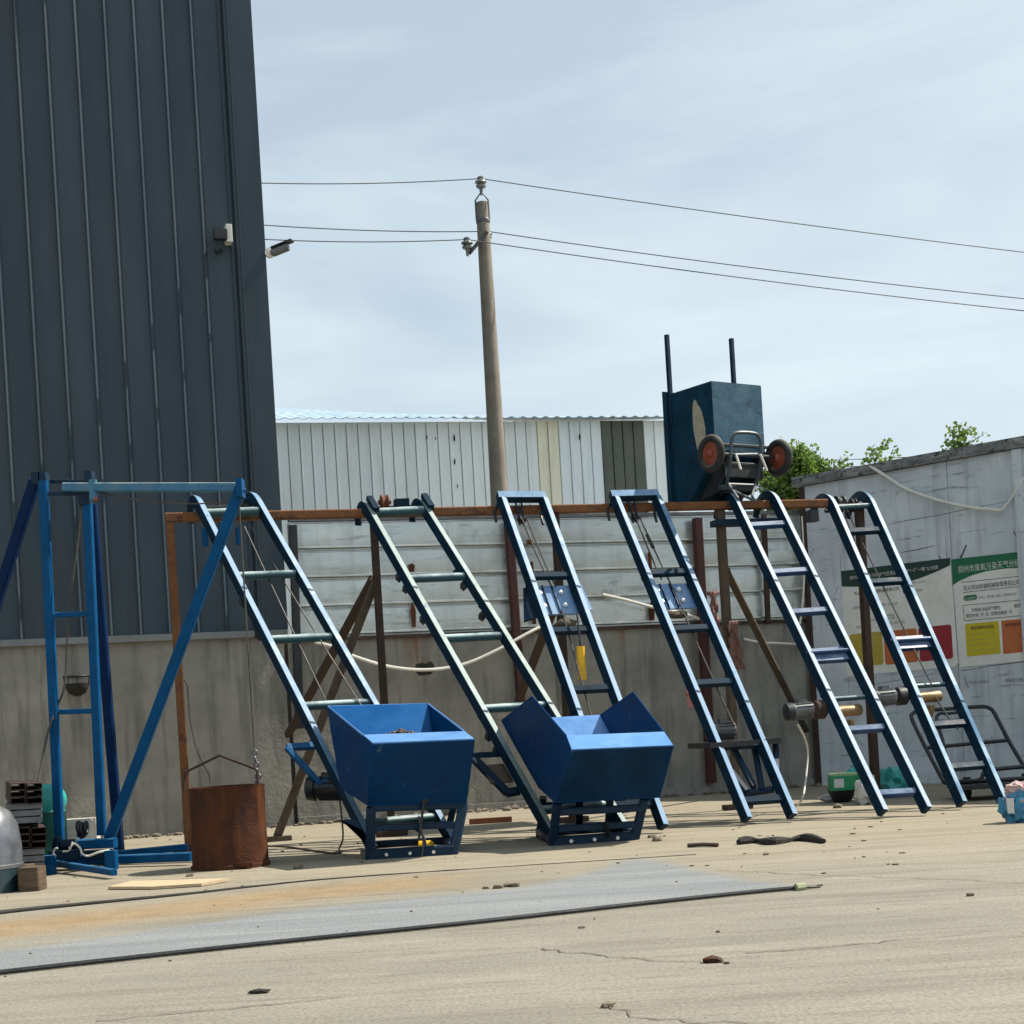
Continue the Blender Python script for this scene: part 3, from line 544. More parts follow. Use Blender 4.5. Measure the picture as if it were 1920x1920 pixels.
# ================================================================== distant shed
ST = V((1, 0.28, 0)).normalized(); SN = V((ST.y, -ST.x, 0))
def sh_pt(s, off=0.0, z=0.0): return V((0, 29.0, 0)) + ST*s + SN*off + UP*z
def sh_s(u, v=870): return (SHED(u, v) - V((0, 29.0, 0))).dot(ST)
s0 = sh_s(430); s1 = sh_s(1268); ze = 6.52
shed = thing('white_shed', 'long white sheet-clad shed with a low blue-grey roof behind the fence', 'building', sh_pt((s0+s1)/2, -2))
nP = 40; pw = (s1-s0)/nP; protos = {}
for i in range(nP):
    sa = s0 + pw*i; uc = proj(sh_pt(sa+pw/2, 0, 5.8))[0]
    m_ = shedc if 1004 < uc < 1056 else shedb if 1056 <= uc < 1130 else shedd if 1130 <= uc < 1210 else shedw
    prof = [(0.004, 0), (0.012, 0.02), (0.03, 0.02), (0.036, 0.004), (pw-0.03, 0.004), (pw-0.004, 0)]
    if i == 0:
        q = [sh_pt(sa+x, o, z) for z in (0, ze) for x, o in prof + [(pw-0.004, -0.03), (0.004, -0.03)]]; k = len(prof)+2
        pr = obj('wall_panel', MB().add(q, [[j, (j+1) % k, k+(j+1) % k, k+j] for j in range(k)] + [list(range(k)), list(range(k, 2*k))]), shedw, shed); protos[shedw] = pr
    else:
        if m_ not in protos:
            c = protos[shedw].copy(); c.data = protos[shedw].data.copy(); c.data.materials.clear(); c.data.materials.append(m_); protos[m_] = c
        else: c = protos[m_].copy()
        COL.objects.link(c); c.parent = shed; c.location = ST*(pw*i)
obj('wall_core', MB().add([sh_pt(s, o, z) for z in (0, ze-0.03) for s, o in ((s0, -0.06), (s1, -0.06), (s1, -4), (s0, -4))], [[0, 1, 2, 3], [4, 5, 6, 7], [0, 1, 5, 4], [1, 2, 6, 5], [2, 3, 7, 6], [3, 0, 4, 7]]), shedw, shed)
nr = 40*6; vs = []
for i in range(nr+1):
    s = s0 - 0.15 + (s1-s0+0.3)*i/nr; wv_ = 0.022*max(-0.3, math.sin(2*math.pi*i/6)); rz = lerp(7.76, 7.30, i/nr) + 0.03*mnoise.noise(V((s*0.8, 1.0, 2.0)))
    for off, z in ((0.28, ze+0.02), (-1.5, lerp(ze+0.02, rz, 0.4)), (-4.4, rz)): vs += [sh_pt(s, off, z + wv_), sh_pt(s, off, z + wv_ - 0.012)]
fs = []
for i in range(nr):
    a, b = i*6, (i+1)*6
    for j in (0, 2): fs += [[a+j, b+j, b+j+2, a+j+2], [a+j+1, a+j+3, b+j+3, b+j+1]]
    fs += [[a, a+1, b+1, b], [a+4, b+4, b+5, a+5]]
obj('roof', MB().add(vs, fs), roofm, shed)
for u, v, h in ((800, 820, 0.10), (816, 823, 0.08), (851, 822, 0.16), (852, 866, 0.14), (857, 912, 0.10), (1086, 820, 0.14)):
    c = SHED(u, v, 0.02); obj('dark_scrap', MB().blob(c + SN*0.03, h*0.35, u, 0.35, 0.25, 1.3, 1), black, shed)
# ================================================================== utility pole and overhead lines
PY = 25.0
pb = W(952, 1240, PY); pb.z = 0; ptop = W(902, 380, PY)
pole = thing('utility_pole', 'tall round concrete utility pole standing behind the fence', 'pole', V((ptop.x, PY, 0)))
ptop.x = pb.x = (W(930, 800, PY).x + W(908, 480, PY).x)/2
obj('shaft', MB().lathe(V((ptop.x, PY, 0)), UP, [(0.165, 0), (0.152, 3), (0.125, 6), (0.098, ptop.z-0.08), (0.09, ptop.z)], 24), pale_c, pole)
obj('clamp_band', MB().lathe(V((ptop.x, PY, ptop.z-0.32)), UP, [(0.108, 0), (0.112, 0.01), (0.112, 0.05), (0.106, 0.06)], 20).tube([V((ptop.x-.1, PY-.02, ptop.z-.28)), V((ptop.x-.1, PY-.02, ptop.z+.03)), V((ptop.x, PY, ptop.z+.17)), V((ptop.x+.1, PY-.02, ptop.z+.03)), V((ptop.x+.1, PY-.02, ptop.z-.28))], 0.014), steel, pole)
def insul(c, k=1.0):
    o = obj('insulator', MB().lathe(c, UP, [(0.02*k, -0.12*k), (0.03*k, -0.02*k), (0.075*k, 0.0), (0.08*k, 0.03*k), (0.05*k, 0.05*k), (0.095*k, 0.075*k), (0.085*k, 0.10*k), (0.045*k, 0.12*k), (0.05*k, 0.16*k), (0.02*k, 0.18*k)], 18), porc, pole); return c + UP*0.14*k
i1 = insul(V((ptop.x, PY-0.02, ptop.z+0.23)))
ar = V((ptop.x, PY-0.12, W(905, 455, PY).z))
obj('bracket', MB().bar(ar + V((0.05, 0, 0.12)), W(880, 475, PY-0.25), 0.055, 0.05, UP), black, pole)
i2 = insul(W(876, 466, PY-0.25)); i3 = insul(ar + V((0.06, 0.25, 0.1)), 0.8)
for nm, a, lft, rgt, dl, dr in (('highest', i1, W(480, 342, 24), W(1990, 472, 25.5), 0.03, 0.05), ('middle', i3, W(480, 420, 24.5), W(1990, 554, 25.5), 0.03, 0.07), ('lowest', i2, W(480, 447, 24), W(1990, 577, 25.5), 0.03, 0.07)):
    ext_l = a + (lft - a)*1.05; ext_r = a + (rgt - a)*1.5
    tag(obj('overhead_cable', MB().tube(sag(ext_l, a, dl*1.5)[:-1] + sag(a, ext_r, dr*1.8), 0.0085, 5), cable_m), nm + ' of the three overhead cables running over the concrete pole', 'cable', 'overhead cables on the pole')
for nm, pa, pb_ in (('upper', W(1300, 852, 40), W(2000, 822, 40)), ('lower', W(1300, 866, 40), W(2000, 834, 40))):
    tag(obj('distant_cable', MB().tube(sag(pa + (pa-pb_)*0.4, pb_ + (pb_-pa)*0.4, 0.3), 0.010, 5), cable_m), nm + ' thin far-off cable crossing the sky above the white wall', 'cable', 'distant cables')
# ================================================================== bushes behind the wall
def leaf_cloud(mb, pts, size):
    for c, k in pts:
        a = V((random.gauss(0, 1), random.gauss(0, 1), random.gauss(0, 1))).normalized(); b = a.orthogonal().normalized()
        b = (b*math.cos(k) + a.cross(b)*math.sin(k)); l = size*random.uniform(0.7, 1.4); w = l*0.42
        mb.add([c, c + a*l*0.5 + b*w, c + a*l, c + a*l*0.5 - b*w], [[0, 1, 2], [0, 2, 3]])
def bush(label, Y, stems, leaf=0.11, group='young trees behind the wall'):
    base = W(stems[0][0][0], stems[0][0][1], Y); base.z = 0
    th = thing('young_tree', label, 'tree', base, group); tm = MB(); lm = MB()
    for (bu, bv), (tu, tv), spread, n in stems:
        a = W(bu, bv, Y + random.uniform(-.5, .5)); b = W(tu, tv, Y + random.uniform(-.6, .6)); b0 = V((a.x, a.y, 0))
        mid = lerp(a, b, 0.5) + V((random.uniform(-.1, .1), random.uniform(-.1, .1), 0))
        path = smooth([b0, a, mid, b], 5); tm.tube(path, 0.05, 6, [1 - 0.85*i/(len(path)-1) for i in range(len(path))])
        pts = []
        twigs = []
        for _ in range(max(4, n//45)):
            k = random.uniform(0.1, 1.0); q = lerp(a, b, k) if k < .5 else lerp(mid, b, k*2-1)
            d = V((random.gauss(0, 1), random.gauss(0, 1), random.gauss(0.4, 0.6))).normalized()*spread*random.uniform(.4, 1.15)*(1.25-0.75*k)
            twigs.append((q, q+d)); tm.tube([q, q + d*0.6 + UP*0.03, q+d], 0.010, 4)
        for _ in range(n):
            q, e = random.choice(twigs); k = random.random()**0.6
            pts.append((lerp(q, e, k) + V((random.gauss(0, .07), random.gauss(0, .07), random.gauss(0, .07))), random.uniform(0, 6.28)))
        leaf_cloud(lm, pts, leaf)
    obj('trunk', tm, barkm, th); o = obj('crown', lm, leafm, th); return th
bush('bushy green tree rising between the upturned cart and the white wall', 24, [((1470, 960), (1470, 862), 0.50, 2600), ((1500, 960), (1500, 855), 0.50, 2600), ((1455, 970), (1455, 890), 0.40, 1800), ((1520, 950), (1530, 872), 0.40, 1500), ((1490, 985), (1490, 915), 0.55, 2600)], 0.062)
def shoot(label, Y, twigs, leaf):
    base = W(*twigs[0][0], Y); base.z = 0; th = thing('young_tree', label, 'tree', base, 'young trees behind the wall'); tm = MB(); lm = MB()
    for tw_ in twigs:
        path = smooth([W(u, v, Y + random.uniform(-.15, .15)) for u, v in tw_], 5)
        tm.tube(path, 0.014, 5, [1 - 0.8*i/(len(path)-1) for i in range(len(path))]); pts = []
        for i in range(len(path)-1):
            for k in range(4): pts.append((lerp(path[i], path[i+1], random.random()) + V((random.gauss(0, .035), random.gauss(0, .05), random.gauss(0, .035))), random.uniform(0, 6.28)))
        leaf_cloud(lm, pts, leaf)
    obj('trunk', MB().tube([base, V((base.x, base.y, W(*twigs[0][0], Y).z + 0.05))], 0.03, 6), barkm, th); obj('branches', tm, barkm, th); obj('crown', lm, leafm, th)
shoot('thin leafy shoot above the left part of the white wall coping', 23.5, [[(1640, 900), (1640, 870), (1652, 845), (1666, 824)], [(1640, 882), (1655, 872), (1672, 858), (1680, 845)], [(1640, 880), (1630, 868), (1616, 864)], [(1648, 860), (1640, 850), (1634, 842)], [(1655, 880), (1666, 872), (1676, 868)]], 0.062)
shoot('lone leafy treetop showing above the far right of the wall coping', 23.5, [[(1800, 870), (1802, 840), (1800, 815), (1797, 798)], [(1802, 845), (1818, 830), (1845, 815)], [(1802, 840), (1788, 828), (1772, 824)], [(1804, 852), (1822, 842), (1838, 838)], [(1801, 825), (1812, 812), (1822, 808)], [(1802, 850), (1790, 842), (1780, 844)], [(1806, 856), (1816, 852), (1826, 852)], [(1801, 830), (1790, 814), (1784, 804)]], 0.068)
shoot('sparse leafy sprig rising right of the bushy green tree', 23.8, [[(1545, 930), (1555, 890), (1570, 872), (1590, 858)], [(1556, 888), (1540, 872), (1528, 854)], [(1560, 884), (1580, 876), (1590, 872)], [(1550, 900), (1540, 886), (1545, 866)]], 0.06)
# ================================================================== rusty rack carrying the ladders
rack = thing('rusty_support_rack', 'long rusty steel rack with horizontal beam that the blue ladders lean on', 'rack', BEAM(960, 1540))
BZ = BEAM(900, 958).z
def beam_pt(u, off=0.0, dz=0.0):
    q = BEAM(u, 958, off); return V((q.x, q.y, BZ + dz))
bl, br = beam_pt(309), beam_pt(1550)
obj('beam_extension', MB().bar(beam_pt(1551, -0.02, -0.03), beam_pt(1632, -0.02, -0.03), 0.06, 0.05, BN), rustd, rack)
obj('beam', MB().bar(bl, br, 0.09, 0.085, BN), rust, rack)
def rpost(u, m, w=0.075, off=0.0, dz=-0.046, dx=0.0):
    q = beam_pt(u, off, dz); f = V((q.x+dx, q.y, 0.0)); o = obj('post', MB().bar(q, f, w, w, BT), m, rack); return f
f1 = rpost(317, rust)
f2 = rpost(699, rustd, 0.07, -0.01)
f4 = rpost(1040, rustd, 0.075, -0.02)
f6 = rpost(1350, brownp, 0.085, -0.02)
f7 = rpost(1611, rustd, 0.085, -0.02)
for q in (f1, f2, f4, f6): obj('foot_plate', MB().box(q + UP*0.03, BT, BN, UP, 0.3, 0.14, 0.05), rustd, rack)
a = BEAM(706, 1085, -0.06); b = G(520, 1577); obj('brace', MB().bar(a, b + UP*0.04, 0.075, 0.075, BT), brownp, rack)
obj('foot_plate', MB().box(b + UP*0.025, BT, BN, UP, 0.28, 0.16, 0.045), brownp, rack)
obj('brace', MB().bar(BEAM(700, 1085, -0.10), WALL(540, 1378, 0.10), 0.075, 0.075, BT), rustd, rack)
obj('brace', MB().bar(BEAM(1042, 1130, -0.10), WALL(968, 1325, 0.12), 0.08, 0.08, BT), rustd, rack)
obj('brace', MB().bar(BEAM(1362, 1070, -0.10), WALL(1512, 1370, 0.12), 0.075, 0.06, BT), brownp, rack)
# ================================================================== ladders / hoist tracks
def ladder(label, TL, TR, FL, FR, rungs, horn, rmat=railp, tmat=track, gmat=rungp, group=None, w=0.060, h=0.098, rung_r=0.04, square=False, topbar=False, hr=0.2, name='hoist_track', lo_t=0.0):
    th = thing(name, label, 'track', (FL+FR)/2*1.0, group); th.location.z = 0; th['org'] = tuple(th.location)
    wd = (TR - TL).normalized(); d = ((TL-FL)+(TR-FR)).normalized(); n = wd.cross(d).normalized()
    if n.y > 0: n = -n
    info = {'th': th, 'w': wd, 'd': d, 'n': n, 'L': (FL, TL), 'R': (FR, TR)}
    for a, b in ((FL, TL), (FR, TR)):
        dd = (b-a).normalized(); nn = wd.cross(dd).normalized()
        if nn.y > 0: nn = -nn
        path = [lerp(a, b, k/8) for k in range(9)]
        if horn:
            for k in range(1, 13):
                q = math.radians(horn)*k/12; path.append(b + dd*hr*math.sin(q) - nn*hr*(1-math.cos(q)))
        sgn = 1 if wd.cross(dd).dot(nn) > 0 else -1
        tw = -sgn*math.radians(19)
        rail = obj('rail', MB().sweep(path, wd, w, h, twist=tw), rmat, th)
        obj('wheel_track_sheen', MB().sweep(path[:-2] if horn else path, wd, w*0.93, 0.005, 0.1, True, sgn*(h/2+0.0015), tw), tmat, rail)  # thin strip on the rail top, sky sheen and wear in its colour
        for k in (random.uniform(0.28, 0.36), random.uniform(0.66, 0.74)):
            obj('splice_joint', MB().sweep([lerp(a, b, k), lerp(a, b, k) + dd*0.022], wd, w+0.010, h+0.016, 0.2, twist=tw), rmat, rail)
    for v in rungs:
        t = at_v(FL, TL, v) if v > 50 else v
        p0, p1 = lerp(FL, TL, t), lerp(FR, TR, t)
        if square: mb = MB().bar(p0 + wd*w*0.4, p1 - wd*w*0.4, rung_r*1.5, rung_r*1.7, n)
        else: mb = MB().tube([p0 + wd*w*0.4, p1 - wd*w*0.4], rung_r, 12)
        obj('rung', mb, gmat, th)
    if topbar: obj('top_bar', MB().bar(TL - wd*w/2 + d*0.04, TR + wd*w/2 + d*0.04, 0.09, 0.09, n), rmat, th); obj('top_bar_face', MB().bar(TL - wd*w/2 + d*0.04 + n*0.047, TR + wd*w/2 + d*0.04 + n*0.047, 0.08, 0.004, d), tmat, th)
    info['pt'] = lambda s, t, o=0.0: lerp(FL, TL, t)*(1-s) + lerp(FR, TR, t)*s + n*o
    return info
def pulley(parent, c, axis, r, wdt, m=rust, name='pulley'):
    o = obj(name, MB().lathe(c - axis*wdt/2, axis, [(r*0.3, -wdt*0.4), (r*0.3, 0), (r, 0), (r, wdt*0.15), (r*0.75, wdt*0.4), (r*0.75, wdt*0.6), (r, wdt*0.85), (r, wdt), (r*0.3, wdt), (r*0.3, wdt*1.4)], 24), m, parent); return o
def ropes(parent, segs, r=0.007, m=rope):
    for a, b in segs: obj('wire_rope', MB().tube(sag(a, b, 0.02, 8), r, 6), m, parent)
def motor(parent, c, axis, r, l, body=steel, end=black, box_up=UP, nm='motor'):
    axis = axis.normalized(); mb = MB().lathe(c - axis*l/2, axis, [(r*0.85, 0), (r*0.9, l*0.12), (r*0.9, l*0.95), (r*0.7, l)], 24)
    for k in range(14):
        q = 2*math.pi*k/14; a = axis.orthogonal().normalized(); b = axis.cross(a); rd = a*math.cos(q) + b*math.sin(q)
        mb.box(c + rd*r*0.95 + axis*l*0.05, rd, axis.cross(rd), axis, r*0.16, r*0.05, l*0.75)
    mo = obj(nm, mb, body, parent)
    obj('fan_cover', MB().lathe(c - axis*(l/2), axis, [(r*0.6, -l*0.28), (r*0.98, -l*0.22), (r*1.05, 0), (r*1.05, l*0.05)], 24), end, mo)
    obj('terminal_box', MB().box(c + box_up*r*1.1, axis, axis.cross(box_up), box_up, l*0.4, r*0.8, r*0.45), body, mo); return mo
def BW(u, v, off=0.12): return BEAM(u, v, off)
# -- track 1 (left hopper)
t1 = ladder('blue hoist track with curved top that carries the left box hopper', BW(377, 955), BW(486, 950), G(698, 1592, 0.05), G(846, 1577, 0.05), [1081, 1200, 1325, 1545], 125, tmat=track, group='hoist tracks leaning on the rack', hr=0.26)
p = t1['pt']; th = t1['th']
obj('top_bar', MB().tube([p(0.05, 0.985), p(0.95, 0.985)], 0.045, 12), rungp, th)
obj('axle', MB().tube([p(0, 1.03, -0.12), p(1, 1.03, -0.12)], 0.022, 10), black, th); pulley(th, p(0.72, 1.03, -0.12), t1['w'], 0.075, 0.06, rustd)
for s in (0, 1): obj('hanger_lug', MB().box(p(s, 0.93, -0.10) + t1['w']*(-0.06 if s == 0 else -0.3), t1['w'], t1['n'], UP, 0.05, 0.10, 0.16), blue, th)
ropes(th, [(p(0.70, 1.03, -0.05), p(0.80, 0.35, 0.06)), (p(0.64, 1.03, -0.05), p(0.35, 0.30, 0.02))])
for t_ in (0.86, 0.72, 0.62): 
    for s in (-0.02,): obj('side_lug', MB().blob(p(s, t_, -0.08), 0.045, t_*10, 1, 1, 1.3, 1), black, th)
for t_ in (0.30,):
    c = p(-0.16, t_, -0.10); obj('motor_bracket', MB().bar(p(-0.38, t_, -0.12), p(0.05, t_, -0.12), 0.05, 0.06, t1['n']).bar(p(-0.38, t_, -0.12), p(-0.16, t_-0.10, -0.16), 0.05, 0.05, t1['n']).bar(p(0.0, t_-0.09, -0.12), p(-0.16, t_-0.10, -0.16), 0.05, 0.05, t1['n']), blue, th)
motor(th, p(-0.06, 0.195, -0.20), V((1, -0.15, -0.05)), 0.105, 0.26, black, black)
obj('control_cable', MB().tube(smooth([p(0.0, 0.16, -0.2), p(0.0, 0.16, -0.2) - UP*0.3 + V((0.01, 0, 0)), G(636, 1590, 0.02), G(628, 1600, 0.01), G(540, 1588, 0.01), G(492, 1586, 0.01)], 5), 0.008, 6), rope, th)
# -- track 2 (open hopper)
t2 = ladder('blue hoist track with curved top that carries the wide open hopper', BW(692, 962), BW(797, 957), G(1036, 1570, 0.05), G(1172, 1557, 0.05), [1086, 1198, 1330, 1520], 120, tmat=trackg, group='hoist tracks leaning on the rack', hr=0.22)
p = t2['pt']; th = t2['th']; wd = t2['w']
obj('top_bar', MB().tube([p(0.05, 1.0), p(0.98, 1.0)], 0.045, 12), rungp, th)
obj('axle', MB().tube([p(0, 1.045, -0.12), p(1, 1.045, -0.12)], 0.02, 10), black, th); pulley(th, p(0.45, 1.055, -0.08), wd, 0.075, 0.07, rust)
for s in (0.10, 1.08): obj('end_stop', MB().box(p(s, 1.015, 0.06), wd, t2['n'], t2['d'], 0.06, 0.07, 0.17), railp, th)
obj('rope_box', MB().box(p(0.75, 1.05, -0.10), wd, t2['n'], UP, 0.14, 0.12, 0.10), railp, th)
for t_ in (0.80, 0.76, 0.66, 0.30, 0.26):
    for s in (-0.03, 0.93): obj('side_lug', MB().blob(p(s, t_, -0.08), 0.042, t_*10+s, 1, 1, 1.3, 1), black, th)
tb = 0.24
obj('motor_bracket', MB().bar(p(-0.38, tb+.02, -0.14), p(0.0, tb+.01, -0.10), 0.05, 0.08, UP).bar(p(-0.38, tb+.02, -0.14), p(-0.16, tb-0.09, -0.14), 0.05, 0.07, t2['n']).bar(p(0.0, tb-0.09, -0.12), p(-0.18, tb-0.09, -0.14), 0.05, 0.07, t2['n']), railp, th)
obj('bracket_plate', MB().box(p(-0.17, tb-0.04, -0.12), wd, t2['n'], t2['d'], 0.2, 0.02, 0.2), brownp, th)
# -- tracks 3 and 4 (narrow, straight tops, with a sliding carriage)
def carriage(info, tc, wide, parent, two=True):
    p = info['pt']; wd, n, d = info['w'], info['n'], info['d']
    pl = obj('carriage_plate', MB().slab([p(0.02, tc+wide) - n*0.07, p(0.98, tc+wide) - n*0.07, p(0.98, tc-wide) - n*0.07, p(0.02, tc-wide) - n*0.07], 0.02), trackp, parent)
    for s in (0.18, 0.68):
        for t_ in (tc+wide*0.45, tc-wide*0.45): obj('bolt', MB().lathe(p(s, t_, -0.058), n, [(0.024, 0), (0.024, 0.018), (0.014, 0.02), (0.014, 0.035)], 6), bolt, pl)
    for s in (0.30, 0.52): obj('plate_rib', MB().bar(p(s, tc+wide, -0.055), p(s, tc-wide, -0.055), 0.012, 0.02, wd), railp, pl)
    return pl
trackp = mat('carriage_blue_paint', (0.11, 0.22, 0.42), (0.20, 0.33, 0.52), rough=0.4, bump=0.05, spot=(0.02, 0.08, 0.2), spot_at=0.62)
t3 = ladder('narrow straight blue hoist track with bolted carriage, standing behind the open hopper', BW(940, 938, 0.10), BW(1018, 938, 0.10), G(1158, 1557, 0.05), G(1243, 1551, 0.05), [1081, 1184, 1294, 1420, 1512], 0, tmat=track, group='hoist tracks leaning on the rack', square=True, topbar=True, gmat=railp)
p = t3['pt']; th = t3['th']; wd, n, d = t3['w'], t3['n'], t3['d']
tc_ = at_v(*t3['L'], 1118); pl = carriage(t3, tc_, 0.045, th)
obj('carriage_wing', MB().slab([p(-0.12, tc_+0.045, -0.1), p(0.0, tc_+0.05, -0.1), p(0.0, tc_-0.045, -0.1), p(-0.32, tc_-0.05, -0.14)], 0.03), navy, th)
obj('carriage_wing', MB().slab([p(1.06, tc_+0.05, -0.08), p(1.26, tc_+0.05, -0.08), p(1.30, tc_-0.03, -0.08), p(1.06, tc_-0.05, -0.08)], 0.02), trackp, th)
obj('top_hook', MB().tube([p(0, 1.01, -0.04), p(-0.16, 0.985, -0.1), p(-0.2, 0.95, -0.1)], 0.014).tube([p(1, 0.985, -0.04), p(0.93, 0.97, -0.1), p(0.9, 0.94, -0.1)], 0.014), black, th)
pulley(th, p(0.42, 0.955, -0.10), wd, 0.05, 0.05, black); obj('pulley_hanger', MB().bar(p(0.36, 1.0, -0.04), p(0.38, 0.955, -0.1), 0.02, 0.03).bar(p(0.50, 1.0, -0.04), p(0.46, 0.955, -0.1), 0.02, 0.03), navy, th)
ropes(th, [(p(0.40, 0.95, -0.06), p(0.50, tc_+0.04, -0.04)), (p(0.52, 0.95, -0.06), p(0.60, tc_+0.04, -0.04)), (p(0.55, tc_-0.04, -0.04), p(0.25, 0.20, 0.0))], 0.008)
obj('hook_block', MB().blob(p(0.55, tc_-0.075, -0.08), 0.06, 3, 1.8, 0.8, 0.9, 2), brownp, th)
t4 = ladder('narrow straight blue hoist track with bolted carriage, in front of the maroon post', BW(1152, 936, 0.10), BW(1230, 934, 0.10), G(1400, 1537, 0.05), G(1485, 1531, 0.05), [1076, 1181, 1283, 1400, 1503], 0, tmat=track, group='hoist tracks leaning on the rack', square=True, topbar=True, gmat=railp)
p = t4['pt']; th = t4['th']; wd, n, d = t4['w'], t4['n'], t4['d']
tc_ = at_v(*t4['L'], 1112); pl = carriage(t4, tc_, 0.04, th)
obj('top_hook', MB().tube([p(0, 1.01, -0.04), p(-0.16, 0.985, -0.1), p(-0.2, 0.95, -0.1)], 0.014).tube([p(1, 0.985, -0.04), p(0.93, 0.97, -0.1), p(0.9, 0.94, -0.1)], 0.014), black, th)
pulley(th, p(0.42, 0.955, -0.10), wd, 0.05, 0.05, black); obj('pulley_hanger', MB().bar(p(0.36, 1.0, -0.04), p(0.38, 0.955, -0.1), 0.02, 0.03).bar(p(0.50, 1.0, -0.04), p(0.46, 0.955, -0.1), 0.02, 0.03), navy, th)
ropes(th, [(p(0.40, 0.95, -0.06), p(0.36, tc_+0.05, -0.03)), (p(0.50, 0.95, -0.06), p(0.55, tc_, -0.03)), (p(0.55, tc_, -0.03), p(0.62, 0.27, -0.03))], 0.008)
obj('hook_block', MB().blob(p(0.45, tc_-0.055, -0.09), 0.06, 5, 1.8, 0.8, 0.7, 2), brownp, th)
obj('chain_hook', MB().tube([p(0.48, 0.885, -0.05), p(0.50, 0.84, -0.05)], 0.018), black, th)
# platform and motor low on track 4
tl = at_v(*t4['L'], 1385)
obj('motor_platform', MB().box(p(0.62, tl+0.01, -0.16), wd, V((0, 1, 0)), UP, 0.75, 0.5, 0.05), black, th)
motor(th, p(0.55, tl+0.055, -0.20), wd, 0.085, 0.22, steel, black)
for a_, b_ in (((0.05, tl), (0.35, tl-0.14)), ((1.0, tl), (0.7, tl-0.14)), ((1.5, tl), (1.1, tl-0.12)), ((0.3, tl-0.14), (0.95, tl-0.14)), ((0.5, tl), (0.55, tl-0.13))): obj('platform_strut', MB().bar(p(a_[0], a_[1], -0.12), p(b_[0], b_[1], -0.08), 0.05, 0.05, n), navy, th)
# -- tracks 5 and 6 (curved tops, winch at waist height)
def winch_track(info, tw, tplate, mdark):
    p = info['pt']; th = info['th']; wd, n, d = info['w'], info['n'], info['d']
    obj('hook_plate', MB().slab([p(0.0, tplate+0.018, -0.02), p(1.0, tplate+0.018, -0.02), p(1.0, tplate-0.022, -0.02), p(0.0, tplate-0.022, -0.02)], 0.05), rungb, th)
    obj('tie_rod', MB().tube([p(-0.05, tplate, 0.03), p(1.05, tplate, 0.03)], 0.020, 10), rungb, th)
    motor(th, p(-0.62, tw+0.01, -0.08), wd, 0.082, 0.22, steel, black)
    obj('gear_box', MB().lathe(p(-0.28, tw+0.01, -0.08) - wd*0.04, wd, [(0.05, 0), (0.09, 0.03), (0.09, 0.11), (0.06, 0.14)], 20), mdark, th)
    obj('winch_drum', MB().lathe(p(0.12, tw, -0.08), wd, [(0.045, 0), (0.056, 0.01), (0.052, 0.03), (0.056, 0.08), (0.052, 0.15), (0.056, 0.25), (0.045, 0.27)], 24), gold, th)
    obj('winch_shaft', MB().tube([p(0.0, tw+0.03, -0.04), p(1.0, tw+0.03, -0.04)], 0.024, 12), rungp, th)
    obj('hook_weight', MB().lathe(p(0.38, tw-0.035, -0.08), UP, [(0.015, -0.08), (0.035, -0.03), (0.04, 0.03)], 10), gold, th)
t5 = ladder('pale-edged blue hoist track with curved top under the upturned cart', BW(1380, 948), BW(1455, 944), G(1655, 1524, 0.05), G(1737, 1519, 0.05), [987, 1075, 1150, 1370, 1490], 110, tmat=trackw, gmat=rungb, rmat=railp, group='hoist tracks leaning on the rack', square=True, hr=0.33)
winch_track(t5, at_v(*t5['L'], 1325), at_v(*t5['L'], 1228), rustd)
obj('axle', MB().tube([t5['pt'](0, 1.03, -0.15), t5['pt'](1, 1.03, -0.15)], 0.022), black, t5['th'])
p = t5['pt']; obj('power_cable', MB().tube(smooth([p(-0.75, at_v(*t5['L'], 1335), -0.15), W(1514, 1400, 15.9), W(1512, 1450, 15.9), W(1505, 1495, 15.6), G(1490, 1515, 0.01)], 6), 0.010, 6), whitep, t5['th'])
t6 = ladder('rightmost blue hoist track with curved top, in front of the posters', BW(1562, 952, 0.08), BW(1633, 948, 0.08), G(1803, 1508, 0.05), G(1879, 1501, 0.05), [998, 1093, 1361, 1440], 115, tmat=mat('rail_worn_sheen_blue', (0.015, 0.11, 0.22), (0.30, 0.44, 0.54), scale=1.3, rough=0.45, bump=0.05, contrast=(0.42, 0.62)), gmat=railp, rmat=railp, group='hoist tracks leaning on the rack', square=True, hr=0.34)
winch_track(t6, at_v(*t6['L'], 1300), at_v(*t6['L'], 1205), black)
p = t6['pt']; obj('axle', MB().tube([p(0, 1.03, -0.16), p(1, 1.03, -0.16)], 0.022), black, t6['th']); pulley(t6['th'], p(0.40, 1.045, -0.12), t6['w'], 0.085, 0.09, black); pulley(t6['th'], p(0.75, 1.04, -0.14), t6['w'], 0.075, 0.05, black)
obj('top_bar', MB().tube([p(0.0, 1.0, 0.0), p(1.0, 1.0, 0.0)], 0.03, 10), rungp, t6['th'])
ropes(t6['th'], [(p(0.42, 1.03, -0.06), p(0.5, at_v(*t6['L'], 1290), 0.02)), (p(0.36, 1.03, -0.06), p(0.1, 0.72, 0.0)), (p(0.5, at_v(*t6['L'], 1310), 0.0), p(0.7, 0.22, 0.0))], 0.008)
obj('hanger_lug', MB().box(p(-0.55, 0.985, -0.05), BT, BN, UP, 0.10, 0.12, 0.12), black, t6['th'])
